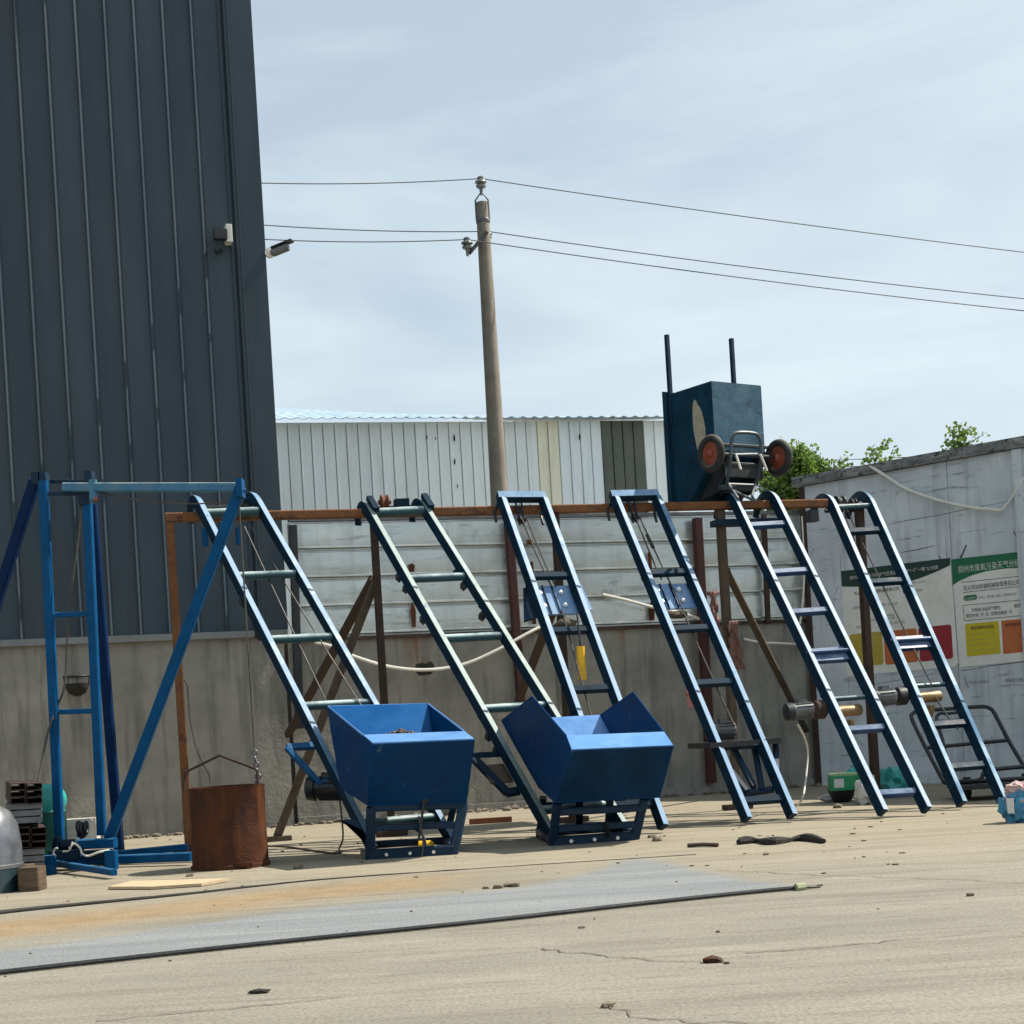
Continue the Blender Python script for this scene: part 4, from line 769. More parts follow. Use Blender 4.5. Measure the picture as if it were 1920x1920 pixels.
# ================================================================== hoppers
def plate_between(q, th_=0.012, nrm=None): return MB().slab(q, th_, nrm)
def hopper_one():
    A, B = W(615, 1325, 13.85), W(803, 1320, 14.05)
    Li, Ri = W(681, 1379, 12.72), W(871, 1372, 12.92)
    D, C = W(699, 1395, 12.42), W(889, 1387, 12.62)
    bl_, br_ = W(690, 1510, 12.75), W(873, 1504, 12.95)
    kl, kr = W(640, 1478, 13.05), W(822, 1473, 13.25)
    th = thing('box_hopper', 'deep blue four-sided loading hopper with a pale front lip on a low frame', 'hopper', V((bl_.x*0.5+br_.x*0.5, 12.8, 0)), 'loading hoppers')
    obj('front_panel', MB().slab([D, C, br_, bl_], 0.012), hopblue, th)
    obj('front_lip', MB().slab([Li, Ri, C + UP*0.004, D + UP*0.004], 0.012), lipblue, th)
    obj('left_panel', MB().slab([A, Li, D, bl_, kl], 0.012, V((-1, -0.3, -0.2))), hopblue, th)
    obj('right_panel', MB().slab([B, Ri, C, br_, kr], 0.012, V((1, 0.1, -0.2))), hopblue, th)
    obj('back_panel', MB().slab([A, B, kr, kl], 0.012), mat('sunlit_blue_paint', (0.0004, 0.058, 0.195), (0.0006, 0.075, 0.24), scale=3, rough=0.45, spec=0.12, bump=0.12, bscale=5, spot=(0.03, 0.06, 0.10), spot_at=0.70), th)  # lighter copy of the hopper paint, sunlight on the inside painted in
    obj('bottom_panel', MB().slab([bl_, br_, kr, kl], 0.012), hopblue, th)
    for a, b in ((A, kl), (B, kr), (D, bl_), (C, br_), (bl_, br_)): obj('weld_seam', MB().tube([lerp(a, b, k/10) + V((random.gauss(0, .0015), random.gauss(0, .0015), 0)) for k in range(11)], 0.009, 6), hopblue, th)
    obj('rim_bead', MB().tube([Li, A, B, Ri], 0.009, 6), lipblue, th)
    # sand lying inside
    c = (lerp(A, B, 0.72)+lerp(bl_, br_, 0.72)+lerp(kl, kr, 0.75)*2)/4
    mb = MB(); gc = W(752, 1372, 13.35)
    for k in range(150):
        q = gc + V((random.gauss(0, 0.10), random.gauss(0.06, 0.07), 0)); q.z += 0.012 - 0.30*(q - gc).to_2d().length + random.uniform(-.01, .01); mb.blob(q, random.uniform(0.008, 0.020), k, sub=1)
    o = obj('grit_left_inside', mb, gritm, th); o['kind'] = 'stuff'
    # frame underneath, 12 cm deep section bars
    fl, fr = G(694, 1611), G(850, 1602); dep = V((-0.12, 1.25, 0))
    tl_, tr_ = bl_ - UP*0.02 + V((0.02, 0.04, 0)), br_ - UP*0.02 + V((-0.02, 0.04, 0))
    fr_m = navy
    for a, b in ((tl_, fl), (tr_, fr)):
        obj('leg', MB().bar(a, b, 0.075, 0.075, V((1, 0, 0))), fr_m, th); obj('leg', MB().bar(a + dep, b + dep*1.1, 0.06, 0.06, V((1, 0, 0))), fr_m, th)
    for a, b, w in ((tl_, tr_, 0.07), (lerp(tl_, fl, 0.40), lerp(tr_, fr, 0.40), 0.055), (lerp(tl_, fl, 0.92), lerp(tr_, fr, 0.92), 0.09), (tl_+dep, tr_+dep, 0.06), (lerp(tl_, fl, .92)+dep, lerp(tr_, fr, .92)+dep, 0.06)): obj('cross_bar', MB().bar(a, b, w, w, V((0, 1, 0))), fr_m, th)
    for a in (tl_, tr_): obj('side_bar', MB().bar(a, a+dep, 0.055, 0.055), fr_m, th)
    for a in (fl, fr): obj('side_bar', MB().bar(a+UP*.05, a+dep+UP*.05, 0.06, 0.06), fr_m, th)
    obj('corner_gusset', MB().slab([W(640, 1540, 13.1), W(668, 1538, 13.0), fl + V((0.03, .03, 0.05)), fl + V((-0.05, .06, .22))], 0.05), fr_m, th)
    obj('gate_lever', MB().bar(lerp(tl_, tr_, .58) + V((0, -.05, 0.05)), lerp(fl, fr, 0.60) + V((0, -.06, 0.13)), 0.02, 0.03).blob(lerp(tl_, tr_, .57)+V((0, -.05, .06)), 0.04, 2, 1.4, .6, 1, 1), black, th)
    obj('gate_arc', MB().sweep(smooth([lerp(tl_, fl, .45)+(tr_-tl_)*.45+dep*.3, lerp(tl_, fl, .6)+(tr_-tl_)*.57+dep*.2, lerp(tl_, fl, .9)+(tr_-tl_)*.62+dep*.1], 4), V((0, 1, 0)), 0.05, 0.02), fr_m, th)
    for k in (0.2, 0.48, 0.76): obj('bolt', MB().lathe(lerp(lerp(tl_, fl, .92), lerp(tr_, fr, .92), k)+V((0, -0.045, 0)), V((0, -1, 0)), [(0.014, 0), (0.014, 0.012)], 8), bolt, th)
    obj('pull_cord', MB().tube(smooth([lerp(fl, fr, .62)+V((0, -.07, .33)), lerp(fl, fr, .64)+V((.01, -.09, .12)), lerp(fl, fr, .635)+V((0, -.12, .01))], 4), 0.007, 6), rope, th)
    return th, fl, fr
lipblue = mat('lip_sunlit_blue_paint', (0.08, 0.22, 0.50), (0.11, 0.27, 0.55), scale=4, rough=0.35, bump=0.03)  # hopper paint lightened, sun and sky glare put into the colour
gritm = mat('dry_grit', (0.09, 0.06, 0.05), (0.16, 0.11, 0.085), scale=20, rough=0.95, bump=0.3)
h1, fl, fr = hopper_one()
def hopper_two():
    k0 = V((187/3000*13.4, 0.18, 0.015))                 # across the hopper
    bk, pk = W(941, 1351, 14.1), W(998, 1306, 13.55)
    Li = W(1062, 1380, 12.95); D = W(1072, 1407, 12.72); bl_ = W(1040, 1504, 12.95); kl = W(1012, 1478, 13.55)
    R = lambda q: q + k0
    th = thing('open_hopper', 'blue tipping hopper with two pointed side wings and a wide pale lip', 'hopper', V((bl_.x+0.4, 13.0, 0)), 'loading hoppers')
    C = W(1262, 1399, 12.9); Ri = W(1245, 1373, 13.13); br_ = W(1236, 1494, 13.1)
    pkr = W(1187, 1298, 13.73); bkr = W(1126, 1341, 14.28); kr = kl + k0
    obj('side_wing', MB().slab([bk, pk, Li, D, bl_, kl], 0.012, V((-1, -0.2, 0.05))), hopblue, th)
    obj('side_wing', MB().slab([bkr, pkr, Ri, C, br_, kr], 0.012, V((1, 0.05, 0.05))), hopblue, th)
    obj('front_panel', MB().slab([D, C, br_, bl_], 0.012), navyhop, th)
    obj('front_lip', MB().slab([Li, Ri, C + UP*0.004, D + UP*0.004], 0.012), lipblue, th)
    obj('back_panel', MB().slab([bk, bkr, kr, kl], 0.012), lipblue, th)
    obj('bottom_panel', MB().slab([bl_, br_, kr, kl], 0.012), hopblue, th)
    for a, b in ((D, bl_), (C, br_), (bl_, br_), (bk, kl)): obj('weld_seam', MB().tube([lerp(a, b, k/10) + V((random.gauss(0, .0015), random.gauss(0, .0015), 0)) for k in range(11)], 0.009, 6), hopblue, th)
    for q in ((bk, pk, Li), (bkr, pkr, Ri)): obj('rim_bead', MB().tube(list(q), 0.008, 6), hopblue, th)
    fl, fr = G(1036, 1585), G(1190, 1574); dep = V((-0.10, 1.1, 0))
    tl_, tr_ = bl_ + V((0.02, 0.05, -0.01)), br_ + V((-0.12, 0.05, -0.01)); m_ = navy
    for a, b in ((tl_, fl), (tr_, fr)):
        obj('leg', MB().bar(a, b, 0.07, 0.07, V((1, 0, 0))), m_, th); obj('leg', MB().bar(a + dep, b + dep, 0.06, 0.06, V((1, 0, 0))), m_, th)
    for k, w in ((0.22, 0.06), (0.62, 0.055), (0.92, 0.085)): obj('cross_bar', MB().bar(lerp(tl_, fl, k), lerp(tr_, fr, k), w, w, V((0, 1, 0))), m_, th)
    for k in (0.2, 0.92): obj('cross_bar', MB().bar(lerp(tl_, fl, k)+dep, lerp(tr_, fr, k)+dep, 0.055, 0.055, V((0, 1, 0))), m_, th)
    for a in (fl, fr): obj('side_bar', MB().bar(a+UP*.05, a+dep+UP*.05, 0.06, 0.06), m_, th)
    for k in (0.35, 0.72): obj('strut', MB().bar(lerp(tl_, tr_, k)+dep*.5, lerp(fl, fr, k+.1)+dep*.6+UP*.06, 0.06, 0.05), m_, th)
    obj('gate_lever', MB().bar(lerp(lerp(tl_, fl, .5), lerp(tr_, fr, .5), .6)+V((0, -.06, 0)), lerp(fl, fr, .68)+V((0, -.06, .04)), 0.025, 0.03), black, th)
    obj('swivel_plate', MB().lathe(lerp(lerp(tl_, fl, .72), lerp(tr_, fr, .72), .45)+dep*.5, UP, [(0.02, -.05), (0.22, 0.0), (0.22, 0.03)], 20), m_, th)
    for k in (0.22, 0.5, 0.78): obj('bolt', MB().lathe(lerp(lerp(tl_, fl, .92), lerp(tr_, fr, .92), k)+V((0, -0.044, 0)), V((0, -1, 0)), [(0.016, 0), (0.016, 0.012)], 8), bolt, th)
    return th
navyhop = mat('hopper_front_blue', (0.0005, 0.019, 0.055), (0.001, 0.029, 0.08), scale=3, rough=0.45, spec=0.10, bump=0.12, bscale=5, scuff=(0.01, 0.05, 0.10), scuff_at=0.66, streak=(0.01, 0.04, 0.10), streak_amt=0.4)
h2 = hopper_two()
# ================================================================== upturned cart on the rack
e2 = V((0.56, -0.83, 0)).normalized(); e1 = V((0.83, 0.56, 0)).normalized()
R0 = W(1262, 949, 16.95); cart = thing('upturned_tip_cart', 'worn blue tipping cart stood on end on top of the rack, wheels facing out', 'cart', R0)
def cp(s, d, z): return R0 + e1*s + e2*d + UP*z
cartblue = mat('cart_worn_blue', (0.0015, 0.022, 0.048), (0.003, 0.040, 0.078), scale=5, rough=0.5, spec=0.2, bump=0.12, spot=(0.012, 0.03, 0.04), spot_at=0.56, spot_scale=9)
cartbot = mat('cart_bottom_blue', (0.006, 0.055, 0.105), (0.03, 0.095, 0.145), scale=4, rough=0.5, bump=0.1, spot=(0.010, 0.030, 0.045), spot_at=0.57, spot_scale=14, scuff=(0.10, 0.14, 0.17), scuff_at=0.58)
wd_, dp, hz = 0.68, 0.72, 1.17
prof = [(0.0, 0.0), (0.0, hz), (dp, hz), (dp, 0.46), (0.30, 0.0)]
obj('side_panel', MB().slab([cp(0, d, z) for d, z in prof], 0.012, e1), cartblue, cart)
obj('side_panel', MB().slab([cp(wd_, d, z) for d, z in prof], 0.012, e1), cartblue, cart)
obj('floor_panel', MB().slab([cp(0, dp, hz), cp(wd_, dp, hz), cp(wd_, dp, 0.46), cp(0, dp, 0.46)], 0.012, e2), cartbot, cart)
obj('end_panel', MB().slab([cp(0, 0, hz), cp(wd_, 0, hz), cp(wd_, dp, hz), cp(0, dp, hz)], 0.012, UP), cartblue, cart)
obj('nose_panel', MB().slab([cp(0, dp, 0.46), cp(wd_, dp, 0.46), cp(wd_, 0.30, 0.0), cp(0, 0.30, 0.0)], 0.012), cartblue, cart)
for s in (-0.03, wd_+0.03): obj('rim_flange', MB().bar(cp(s, 0.02, -0.02), cp(s, 0.02, hz+0.02), 0.06, 0.05, e1), cartblue, cart)
obj('rolled_lip', MB().tube([cp(-0.035, 0.0, -0.02), cp(-0.035, 0.0, hz+0.03), cp(wd_+0.035, 0.0, hz+0.03), cp(wd_+0.035, 0.0, -0.02)], 0.022, 8), cartblue, cart)
rr = [(0.17+0.03*mnoise.noise(V((math.cos(q)*1.5, math.sin(q)*1.5, 9.0))), q) for q in [2*math.pi*i/22 for i in range(22)]]
patch_m = mat('bare_patch', (0.30, 0.27, 0.20), (0.40, 0.36, 0.28), scale=8, rough=0.85, bump=0.2, spot=(0.10, 0.12, 0.10), spot_at=0.62, spot_scale=10)
obj('scraped_patch', MB().slab([cp(-0.009, 0.50 + 0.5*r*math.cos(q) + 0.10*math.sin(q)*r/0.17*-0.3, 0.72 + 1.75*r*math.sin(q)) for r, q in rr], 0.004, e1), patch_m, cart)
for a_, b_ in ((W(1250, 628, 16.9), cp(0.0, 0.0, 0.9)), (W(1371, 635, 17.3), None)):
    if b_ is None: b_ = V((a_.x, a_.y, R0.z + 0.9))
    else: b_ = V((a_.x, a_.y, R0.z + 0.85))
    obj('push_handle', MB().bar(b_, a_, 0.045, 0.045, e1), navy, cart)
obj('side_box', MB().box(cp(wd_+0.10, 0.45, 0.70), e1, e2, UP, 0.12, 0.2, 0.28), cartbot, cart)
wz = 0.40; wdz = 0.86
for s in (-0.18, 0.74):
    c = cp(s, wdz, wz); wh = obj('wheel', MB().lathe(c - e1*0.03, e1, [(0.02, -0.03), (0.03, -0.01), (0.045, 0.0), (0.05, 0.015), (0.125, 0.022), (0.135, 0.0), (0.15, -0.005), (0.15, 0.065), (0.135, 0.06), (0.12, 0.04), (0.05, 0.045), (0.03, 0.09)], 28), redp, cart)
    obj('tyre', MB().torus(c, e1, 0.155, 0.038, 32, 12), rubber, wh)
obj('axle', MB().tube([cp(-0.21, wdz, wz), cp(0.77, wdz, wz)], 0.02, 10), black, cart)
for z in (0.33, 0.52): obj('axle_bar', MB().bar(cp(-0.08, wdz-0.1, z), cp(0.78, wdz-0.1, z), 0.03, 0.03), black, cart)
obj('chassis', MB().slab([cp(0.10, 0.45, 0.45), cp(0.10, 0.86, 0.45), cp(0.10, 0.60, 0.06), cp(0.10, 0.30, 0.02)], 0.05, e1).slab([cp(0.58, 0.45, 0.45), cp(0.58, 0.86, 0.45), cp(0.58, 0.60, 0.06), cp(0.58, 0.30, 0.02)], 0.05, e1).bar(cp(0.08, 0.62, 0.10), cp(0.60, 0.62, 0.10), 0.05, 0.05).bar(cp(0.08, 0.74, 0.26), cp(0.60, 0.74, 0.26), 0.05, 0.14), black, cart)
uY = 15.75
obj('tow_frame', MB().tube(smooth([W(1362, 912, uY+.15), W(1369, 870, uY), W(1371, 832, uY), W(1375, 816, uY), W(1385, 811, uY+.02), W(1411, 812, uY+.1), W(1422, 818, uY+.13), W(1427, 834, uY+.15), W(1427, 862, uY+.15), W(1418, 908, uY+.3)], 4), 0.018, 8), steelb := mat('blue_grey_tube', (0.02, 0.035, 0.05), (0.045, 0.065, 0.08), rough=0.4, bump=0.05, dust=(0.25, 0.27, 0.28), dust_amt=0.6), cart)
obj('tow_crossbar', MB().tube([W(1376, 853, uY), W(1422, 852, uY+.14)], 0.018, 8), steelb, cart)
obj('tow_strut', MB().tube([W(1379, 850, uY), W(1389, 880, uY)], 0.012, 6).tube([W(1426, 852, uY+.1), W(1438, 882, uY+.2)], 0.012, 6), whitep, cart)
obj('stand_leg', MB().tube([W(1366, 908, 15.9), W(1420, 910, 16.1)], 0.016, 8).tube([W(1364, 905, 15.9), W(1384, 935, 15.7)], 0.014, 8).tube([W(1370, 918, 15.9), W(1413, 938, 15.9)], 0.014, 8).tube([W(1420, 900, 16.1), W(1410, 930, 15.9), W(1416, 940, 15.9)], 0.014, 8), steelb, cart)
obj('skid_plate', MB().box(BEAM(1400, 980, 0.0), BT, BN, UP, 0.75, 0.2, 0.06), navy, cart)
# ================================================================== left hoist tower with boom
HY = 13.8
tower = thing('hoist_tower', 'bright blue steel hoist tower with a boom and a slanting strut', 'hoist', W(140, 1625, HY).xy.to_3d())
def H(u, v, Y=HY): return W(u, v, Y)
X1 = V((1, 0, 0))
def tb_(name, a, b, w, m=blue, h=None, side=None): return obj(name, MB().bar(a, b, w, h or w, side or V((0, 1, 0))), m, tower)
tb_('post', H(81, 902), H(114, 1618), 0.075); tb_('post', H(164, 945), H(191, 1566), 0.075)
tb_('rear_leg', H(172, 945, 14.3), H(224, 1597, 14.9), 0.085, navyb := mat('deep_blue_paint', (0.0006, 0.014, 0.06), (0.001, 0.022, 0.085), rough=0.5, spec=0.12, bump=0.05))
tb_('side_leg', H(66, 900, 14.0), H(-70, 1330, 14.6), 0.09, navyb)
tb_('boom', H(122, 914, 13.8), H(447, 914, 13.15), 0.085, rungtop := mat('boom_weathered_blue', (0.015, 0.11, 0.22), (0.05, 0.17, 0.27), rough=0.5, bump=0.1, scale=8, dust=(0.34, 0.38, 0.34), dust_amt=0.9, streak=(0.2, 0.2, 0.15), streak_amt=0.4), 0.075)
tb_('strut', H(451, 914, 13.08), H(205, 1572, 13.62), 0.082, blue, 0.085)
obj('strut_cap', MB().box(H(451, 916, 13.08), X1, V((0, 1, 0)), UP, 0.05, 0.16, 0.15), blue, tower)
tb_('top_bar', H(60, 903, 14.0), H(172, 903, 14.0), 0.03, navy); tb_('top_bar', H(92, 925), H(164, 926), 0.035, navy)
for u, v, w in ((70, 897, 0.08), (82, 897, 0.07), (168, 894, 0.07)): obj('pivot_lug', MB().box(H(u, v, 13.9), X1, V((0, 1, 0)), UP, w, 0.12, 0.09), navy, tower)
obj('boom_clamp', MB().box(H(175, 918, 13.66), X1, V((0, 1, 0)), UP, 0.06, 0.04, 0.17), rungtop, tower); obj('clamp_pin', MB().lathe(H(181, 936, 13.62), V((0, -1, 0)), [(0.018, 0), (0.018, 0.03)], 8), redp, tower)
obj('clamp_block', MB().box(H(160, 933, 13.8), X1, V((0, 1, 0)), UP, 0.10, 0.1, 0.12), navy, tower)
for v, a, b in ((1153, 98, 168), (1335, 106, 177)): tb_('rung', H(a+6, v), H(b-4, v-2), 0.045)
tb_('winch_arm', H(150, 1583, 13.62), H(217, 1580, 13.55), 0.085)
tb_('base_beam', H(80, 1612, 13.7), H(218, 1612, 13.7), 0.085, blue); tb_('base_beam', H(203, 1612, 13.7), G(360, 1606, 0.07), 0.075, blue)
tb_('base_beam', H(190, 1604, 14.3), G(352, 1588, 0.10), 0.06, blue); tb_('base_beam', H(100, 1618, 13.6), G(214, 1636, 0.05), 0.05, blue); tb_('base_beam', H(120, 1590, 14.6), H(212, 1622, 13.6), 0.06, blue)
for u, v in ((93, 1640), (210, 1630)):
    q = G(u, v); obj('foot', MB().bar(q, q + UP*0.16, 0.10, 0.09, X1), blue, tower)
obj('winch', MB().lathe(H(120, 1585, 13.75), X1, [(0.07, -.08), (0.09, -.04), (0.05, -.02), (0.05, .1), (0.09, .12), (0.07, .15)], 20).box(H(125, 1602, 13.7), X1, V((0, 1, 0)), UP, 0.26, 0.2, 0.08).box(H(185, 1600, 13.66), X1, V((0, 1, 0)), UP, 0.24, 0.14, 0.06), navy, tower)
obj('winch_rope', MB().torus(H(149, 1553, 13.8), V((1, 0, .1)), 0.05, 0.02, 18, 8).torus(H(155, 1556, 13.8), V((1, 0, .1)), 0.055, 0.018, 18, 8).torus(H(161, 1553, 13.8), V((1, .1, -.1)), 0.05, 0.018, 18, 8), black, tower)
obj('loose_wires', MB().tube(smooth([H(104, 1606, 13.5), H(100, 1600, 13.5), H(103, 1592, 13.5), H(108, 1590, 13.5)], 5), 0.009, 6).tube(smooth([H(130, 1590, 13.5), H(140, 1582, 13.4), H(150, 1590, 13.4), H(154, 1600, 13.4), H(165, 1605, 13.4), H(185, 1598, 13.4), H(205, 1594, 13.45)], 5), 0.010, 6).tube(smooth([H(118, 1597, 13.5), H(130, 1594, 13.4), H(136, 1578, 13.4)], 4), 0.008, 6), whitep, tower)
obj('guide_rope', MB().tube(smooth([H(152, 945, 13.85), H(146, 1020, 13.85), H(133, 1110, 13.8), H(126, 1200, 13.8), H(121, 1285, 13.8), H(107, 1325, 13.8), H(90, 1372, 13.7), H(75, 1445, 13.6), H(66, 1490, 13.5)], 6), 0.010, 6), rope, tower)
obj('boom_rope', MB().tube(sag(H(190, 924, 13.7), H(440, 940, 13.2), 0.05), 0.006, 5), rope, tower)
hk = H(477, 1404, 13.12)
obj('lifting_rope', MB().tube([H(447, 925, 13.12), hk], 0.008, 6), rope, tower)
zinc = steel
ch = MB()
for i in range(5): ch.torus(hk - UP*(0.03 + i*0.05) + V((0.004*i, 0, 0)), V((1, 0, 0)) if i % 2 else V((0, 1, 0)), 0.020, 0.008, 12, 6)
obj('hook_chain', ch, zinc, tower)
hp = hk - UP*0.26; obj('hook', MB().tube(smooth([hp, hp - UP*0.06, hp - UP*0.10 + V((.03, 0, 0)), hp - UP*0.13, hp - UP*0.10 - V((.04, 0, 0))], 4), 0.014, 8), zinc, tower)
# black wire basket on the plinth wall behind the tower
bk = thing('wall_basket', 'small black basket hanging on the concrete plinth behind the hoist tower', 'basket', WALL(140, 1300, 0.1))
c = WALL(143, 1268, 0.16)
obj('bowl', MB().lathe(c - UP*0.22, UP, [(0.03, 0), (0.09, 0.03), (0.125, 0.09), (0.135, 0.14)], 18), ragm, bk)
obj('rim_wire', MB().torus(c, UP, 0.14, 0.008, 24, 6).tube([c + V((-.14, 0, 0)), c + V((-.135, 0, -.1))], 0.007).tube([c + V((.14, 0, 0)), c + V((.135, 0, -.1))], 0.007).tube([c + V((0.05, -.13, 0)), c + V((.045, -.125, -.1))], 0.006).tube([c + V((-0.06, -.13, 0)), c + V((-.055, -.125, -.1))], 0.006), black, bk)
obj('hanger', MB().tube([c + V((0, .12, 0)), c + V((0, .2, .04))], 0.008), black, bk)
# ================================================================== rusty drum bucket
dc = G(420, 1632); dc.y += 0.30; dc.z = 0
dr = thing('rusty_drum_bucket', 'rusty round steel bucket with a bent rod handle, under the boom hook', 'bucket', dc)
R_ = 0.305; hB = 0.655
obj('drum', MB().lathe(dc, UP, [(R_, 0.0), (R_+0.012, 0.0), (R_+0.012, 0.03), (R_, 0.035), (R_-0.004, hB*0.5), (R_, hB-0.02), (R_+0.008, hB), (R_-0.01, hB), (R_-0.012, 0.05), (0.01, 0.04), (0.01, 0.0)], 48), rustbox, dr)
obj('bail_handle', MB().tube([W(484, 1482, dc.y-0.02), W(483, 1446, dc.y), W(478, 1441, dc.y), W(412, 1416, dc.y), W(347, 1448, dc.y), W(345, 1484, dc.y)], 0.012, 8), rustd, dr)
obj('bottom_lug', MB().box(dc + V((0.16, -0.285, 0.035)), X1, V((0, 1, 0)), UP, 0.14, 0.05, 0.03), rustbox, dr)
# ================================================================== stacked steel channels, drum motor and oddments on the left
def channel(u0, v0, Y, w, h, ln, m):
    c = W(u0, v0, Y); t_ = 0.008; mb = MB()
    for dx, dz, sx_, sz_ in ((0, h/2, w, t_), (0, -h/2, w, t_), (-w/2, 0, t_, h)): 
        mb.add([c + V((dx + a*sx_/2, b, dz + d_*sz_/2)) for b in (0, ln) for a, d_ in ((-1, -1), (1, -1), (1, 1), (-1, 1))], [[0, 1, 2, 3], [4, 5, 6, 7], [0, 1, 5, 4], [1, 2, 6, 5], [2, 3, 7, 6], [3, 0, 4, 7]])
    mb.add([c + V((w/2, b, d_*h*0.32)) for b in (0, ln) for d_ in (1, 1.5)], [[0, 1, 3, 2]])
    return mb
GP = 'steel bars stacked on timber by the left edge'
tiers = [('top bundle', 1475, rustd), ('lower bundle', 1558, rustd)]
for nm, v0, m_ in tiers:
    off = 0 if v0 < 1500 else 8
    for r in range(3):
        for k, cn in enumerate(('left', 'right')):
            u = 34 + k*31 + off; v = v0 + r*13
            q = obj('steel_tube', MB(), steel) if False else None
            c = W(u, v, 12.95 + 0.03*k); w_, h_ = 0.118, 0.050; mb = MB()
            ws = 0.006; ys = (0, 1.6)
            for dx, dz, sx_, sz_ in ((0, h_/2, w_, ws), (0, -h_/2, w_, ws), (-w_/2, 0, ws, h_-2*ws-0.001), (w_/2, 0, ws, h_-2*ws-0.001)):
                mb.add([c + V((dx + a*sx_/2 - b*0.35, b, dz + d_*sz_/2)) for b in ys for a, d_ in ((-1, -1), (1, -1), (1, 1), (-1, 1))], [[0, 1, 2, 3], [4, 5, 6, 7], [0, 1, 5, 4], [1, 2, 6, 5], [2, 3, 7, 6], [3, 0, 4, 7]])
            tag(obj('steel_tube', mb, rustd), '%s steel tube in the %s row of the %s by the left edge' % (cn, ('top', 'middle', 'bottom')[r], nm), 'steel tube', GP)
for nm, v0, o in (('upper', 1512, 0), ('lower', 1598, 4)):
    for r in range(3):
        c = W(45 + o, v0 + r*13, 13.0); mb = MB().sweep([c, c + V((-0.31, 1.0, 0))], X1, 0.30, 0.046, 0.08)
        tag(obj('steel_flat', mb, mat('grey_mill_steel', (0.10, 0.11, 0.12), (0.17, 0.18, 0.19), rough=0.5, metal=0.3, bump=0.1)), '%s grey steel bar of the %s layer between the stacked tubes' % (('top', 'middle', 'bottom')[r], nm), 'steel bar', GP)
gq = G(54, 1672); tag(obj('timber_block', MB().box(gq + V((0, 0.1, 0.088)), X1, V((0, 1, 0)), UP, 0.155, 0.2, 0.175), timber), 'square timber block under the right end of the steel stack', 'timber', 'timbers under the steel')
gq = G(14, 1674); tag(obj('timber_block', MB().box(gq + V((0, 0.35, 0.088)), X1, V((0, 1, 0)), UP, 0.155, 0.2, 0.175), timber), 'timber block half hidden behind the silver drum', 'timber', 'timbers under the steel')
sd = thing('silver_drum', 'silver painted steel drum end cut off by the left edge', 'drum', W(-40, 1600, 11.9))
sc_ = W(-38, 1590, 11.9); axd = V((0.05, -1, 0.0))
obj('shell', MB().lathe(sc_, V((0, 0, 1)), [(0.25, -0.36), (0.295, -0.33), (0.30, -0.15), (0.30, 0.02), (0.28, 0.16), (0.23, 0.26), (0.14, 0.32), (0.02, 0.34)], 40), silver, sd)
obj('lower_shell', MB().lathe(sc_, UP, [(0.24, -0.40), (0.303, -0.34), (0.304, -0.16)], 40), mat('dark_teal_paint', (0.012, 0.03, 0.038), (0.02, 0.045, 0.055), rough=0.45), sd)
obj('seam_band', MB().lathe(sc_ - UP*0.16, UP, [(0.301, 0), (0.308, 0.005), (0.308, 0.03), (0.301, 0.035)], 40), steel, sd)
tm_ = thing('turquoise_motor', 'turquoise machine casing behind the steel stack', 'motor', W(90, 1560, 14.6))
obj('casing', MB().lathe(W(90, 1500, 14.5), V((0.5, -1, 0)), [(0.10, -0.12), (0.14, -0.1), (0.15, 0.1), (0.12, 0.14), (0.05, 0.16)], 24), turq, tm_)
obj('skirt', MB().lathe(W(92, 1522, 14.5), UP, [(0.15, -0.42), (0.15, -0.02), (0.16, 0.0), (0.14, 0.03)], 20), mat('dark_green_paint', (0.01, 0.12, 0.10), (0.015, 0.16, 0.13), rough=0.5, bump=0.05), tm_)
wb = thing('white_plastic_box', 'low white plastic box standing behind the tower winch', 'box', W(150, 1590, 14.9))
obj('body', MB().box(W(150, 1567, 14.9), X1, V((0, 1, 0)), UP, 0.32, 0.26, 0.20), whitep, wb); obj('lid', MB().box(W(149, 1541, 14.9), X1, V((0, 1, 0)), UP, 0.31, 0.25, 0.06), whitep, wb)
# ================================================================== hoses, pendant, rags on the wall
wh = whitep
tag(obj('white_hose', MB().tube(smooth([WALL(590, 1204, 0.12), WALL(625, 1213, 0.16), WALL(662, 1230, 0.18), WALL(730, 1250, 0.18), WALL(800, 1256, 0.18), WALL(868, 1246, 0.18), WALL(930, 1220, 0.18), WALL(985, 1190, 0.16), WALL(1012, 1176, 0.12)], 6), 0.02, 8), wh), 'white hose hanging in a long sag across the concrete wall', 'hose', 'white hoses')
tag(obj('white_hose', MB().tube(smooth([WALL(1130, 1115, 0.08), WALL(1170, 1124, 0.10), WALL(1222, 1138, 0.12), WALL(1280, 1150, 0.12), WALL(1322, 1165, 0.08)], 6), 0.02, 8), wh), 'straight white pipe across the sheets behind the narrow track carriage', 'hose', 'white hoses')
tag(obj('white_hose', MB().tube(smooth([WALL(1395, 1198, 0.08), WALL(1425, 1204, 0.12), WALL(1460, 1206, 0.12), WALL(1500, 1208, 0.08)], 6), 0.016, 8), wh), 'short white hose near the corner of the two walls', 'hose', 'white hoses')
tag(obj('white_hose', MB().tube(smooth([WALL(1504, 968, 0.12), WALL(1508, 1050, 0.12), WALL(1506, 1120, 0.12), WALL(1500, 1170, 0.12)], 5), 0.014, 8), wh), 'thin white cord hanging down the sheet next to the wall corner', 'hose', 'white hoses')
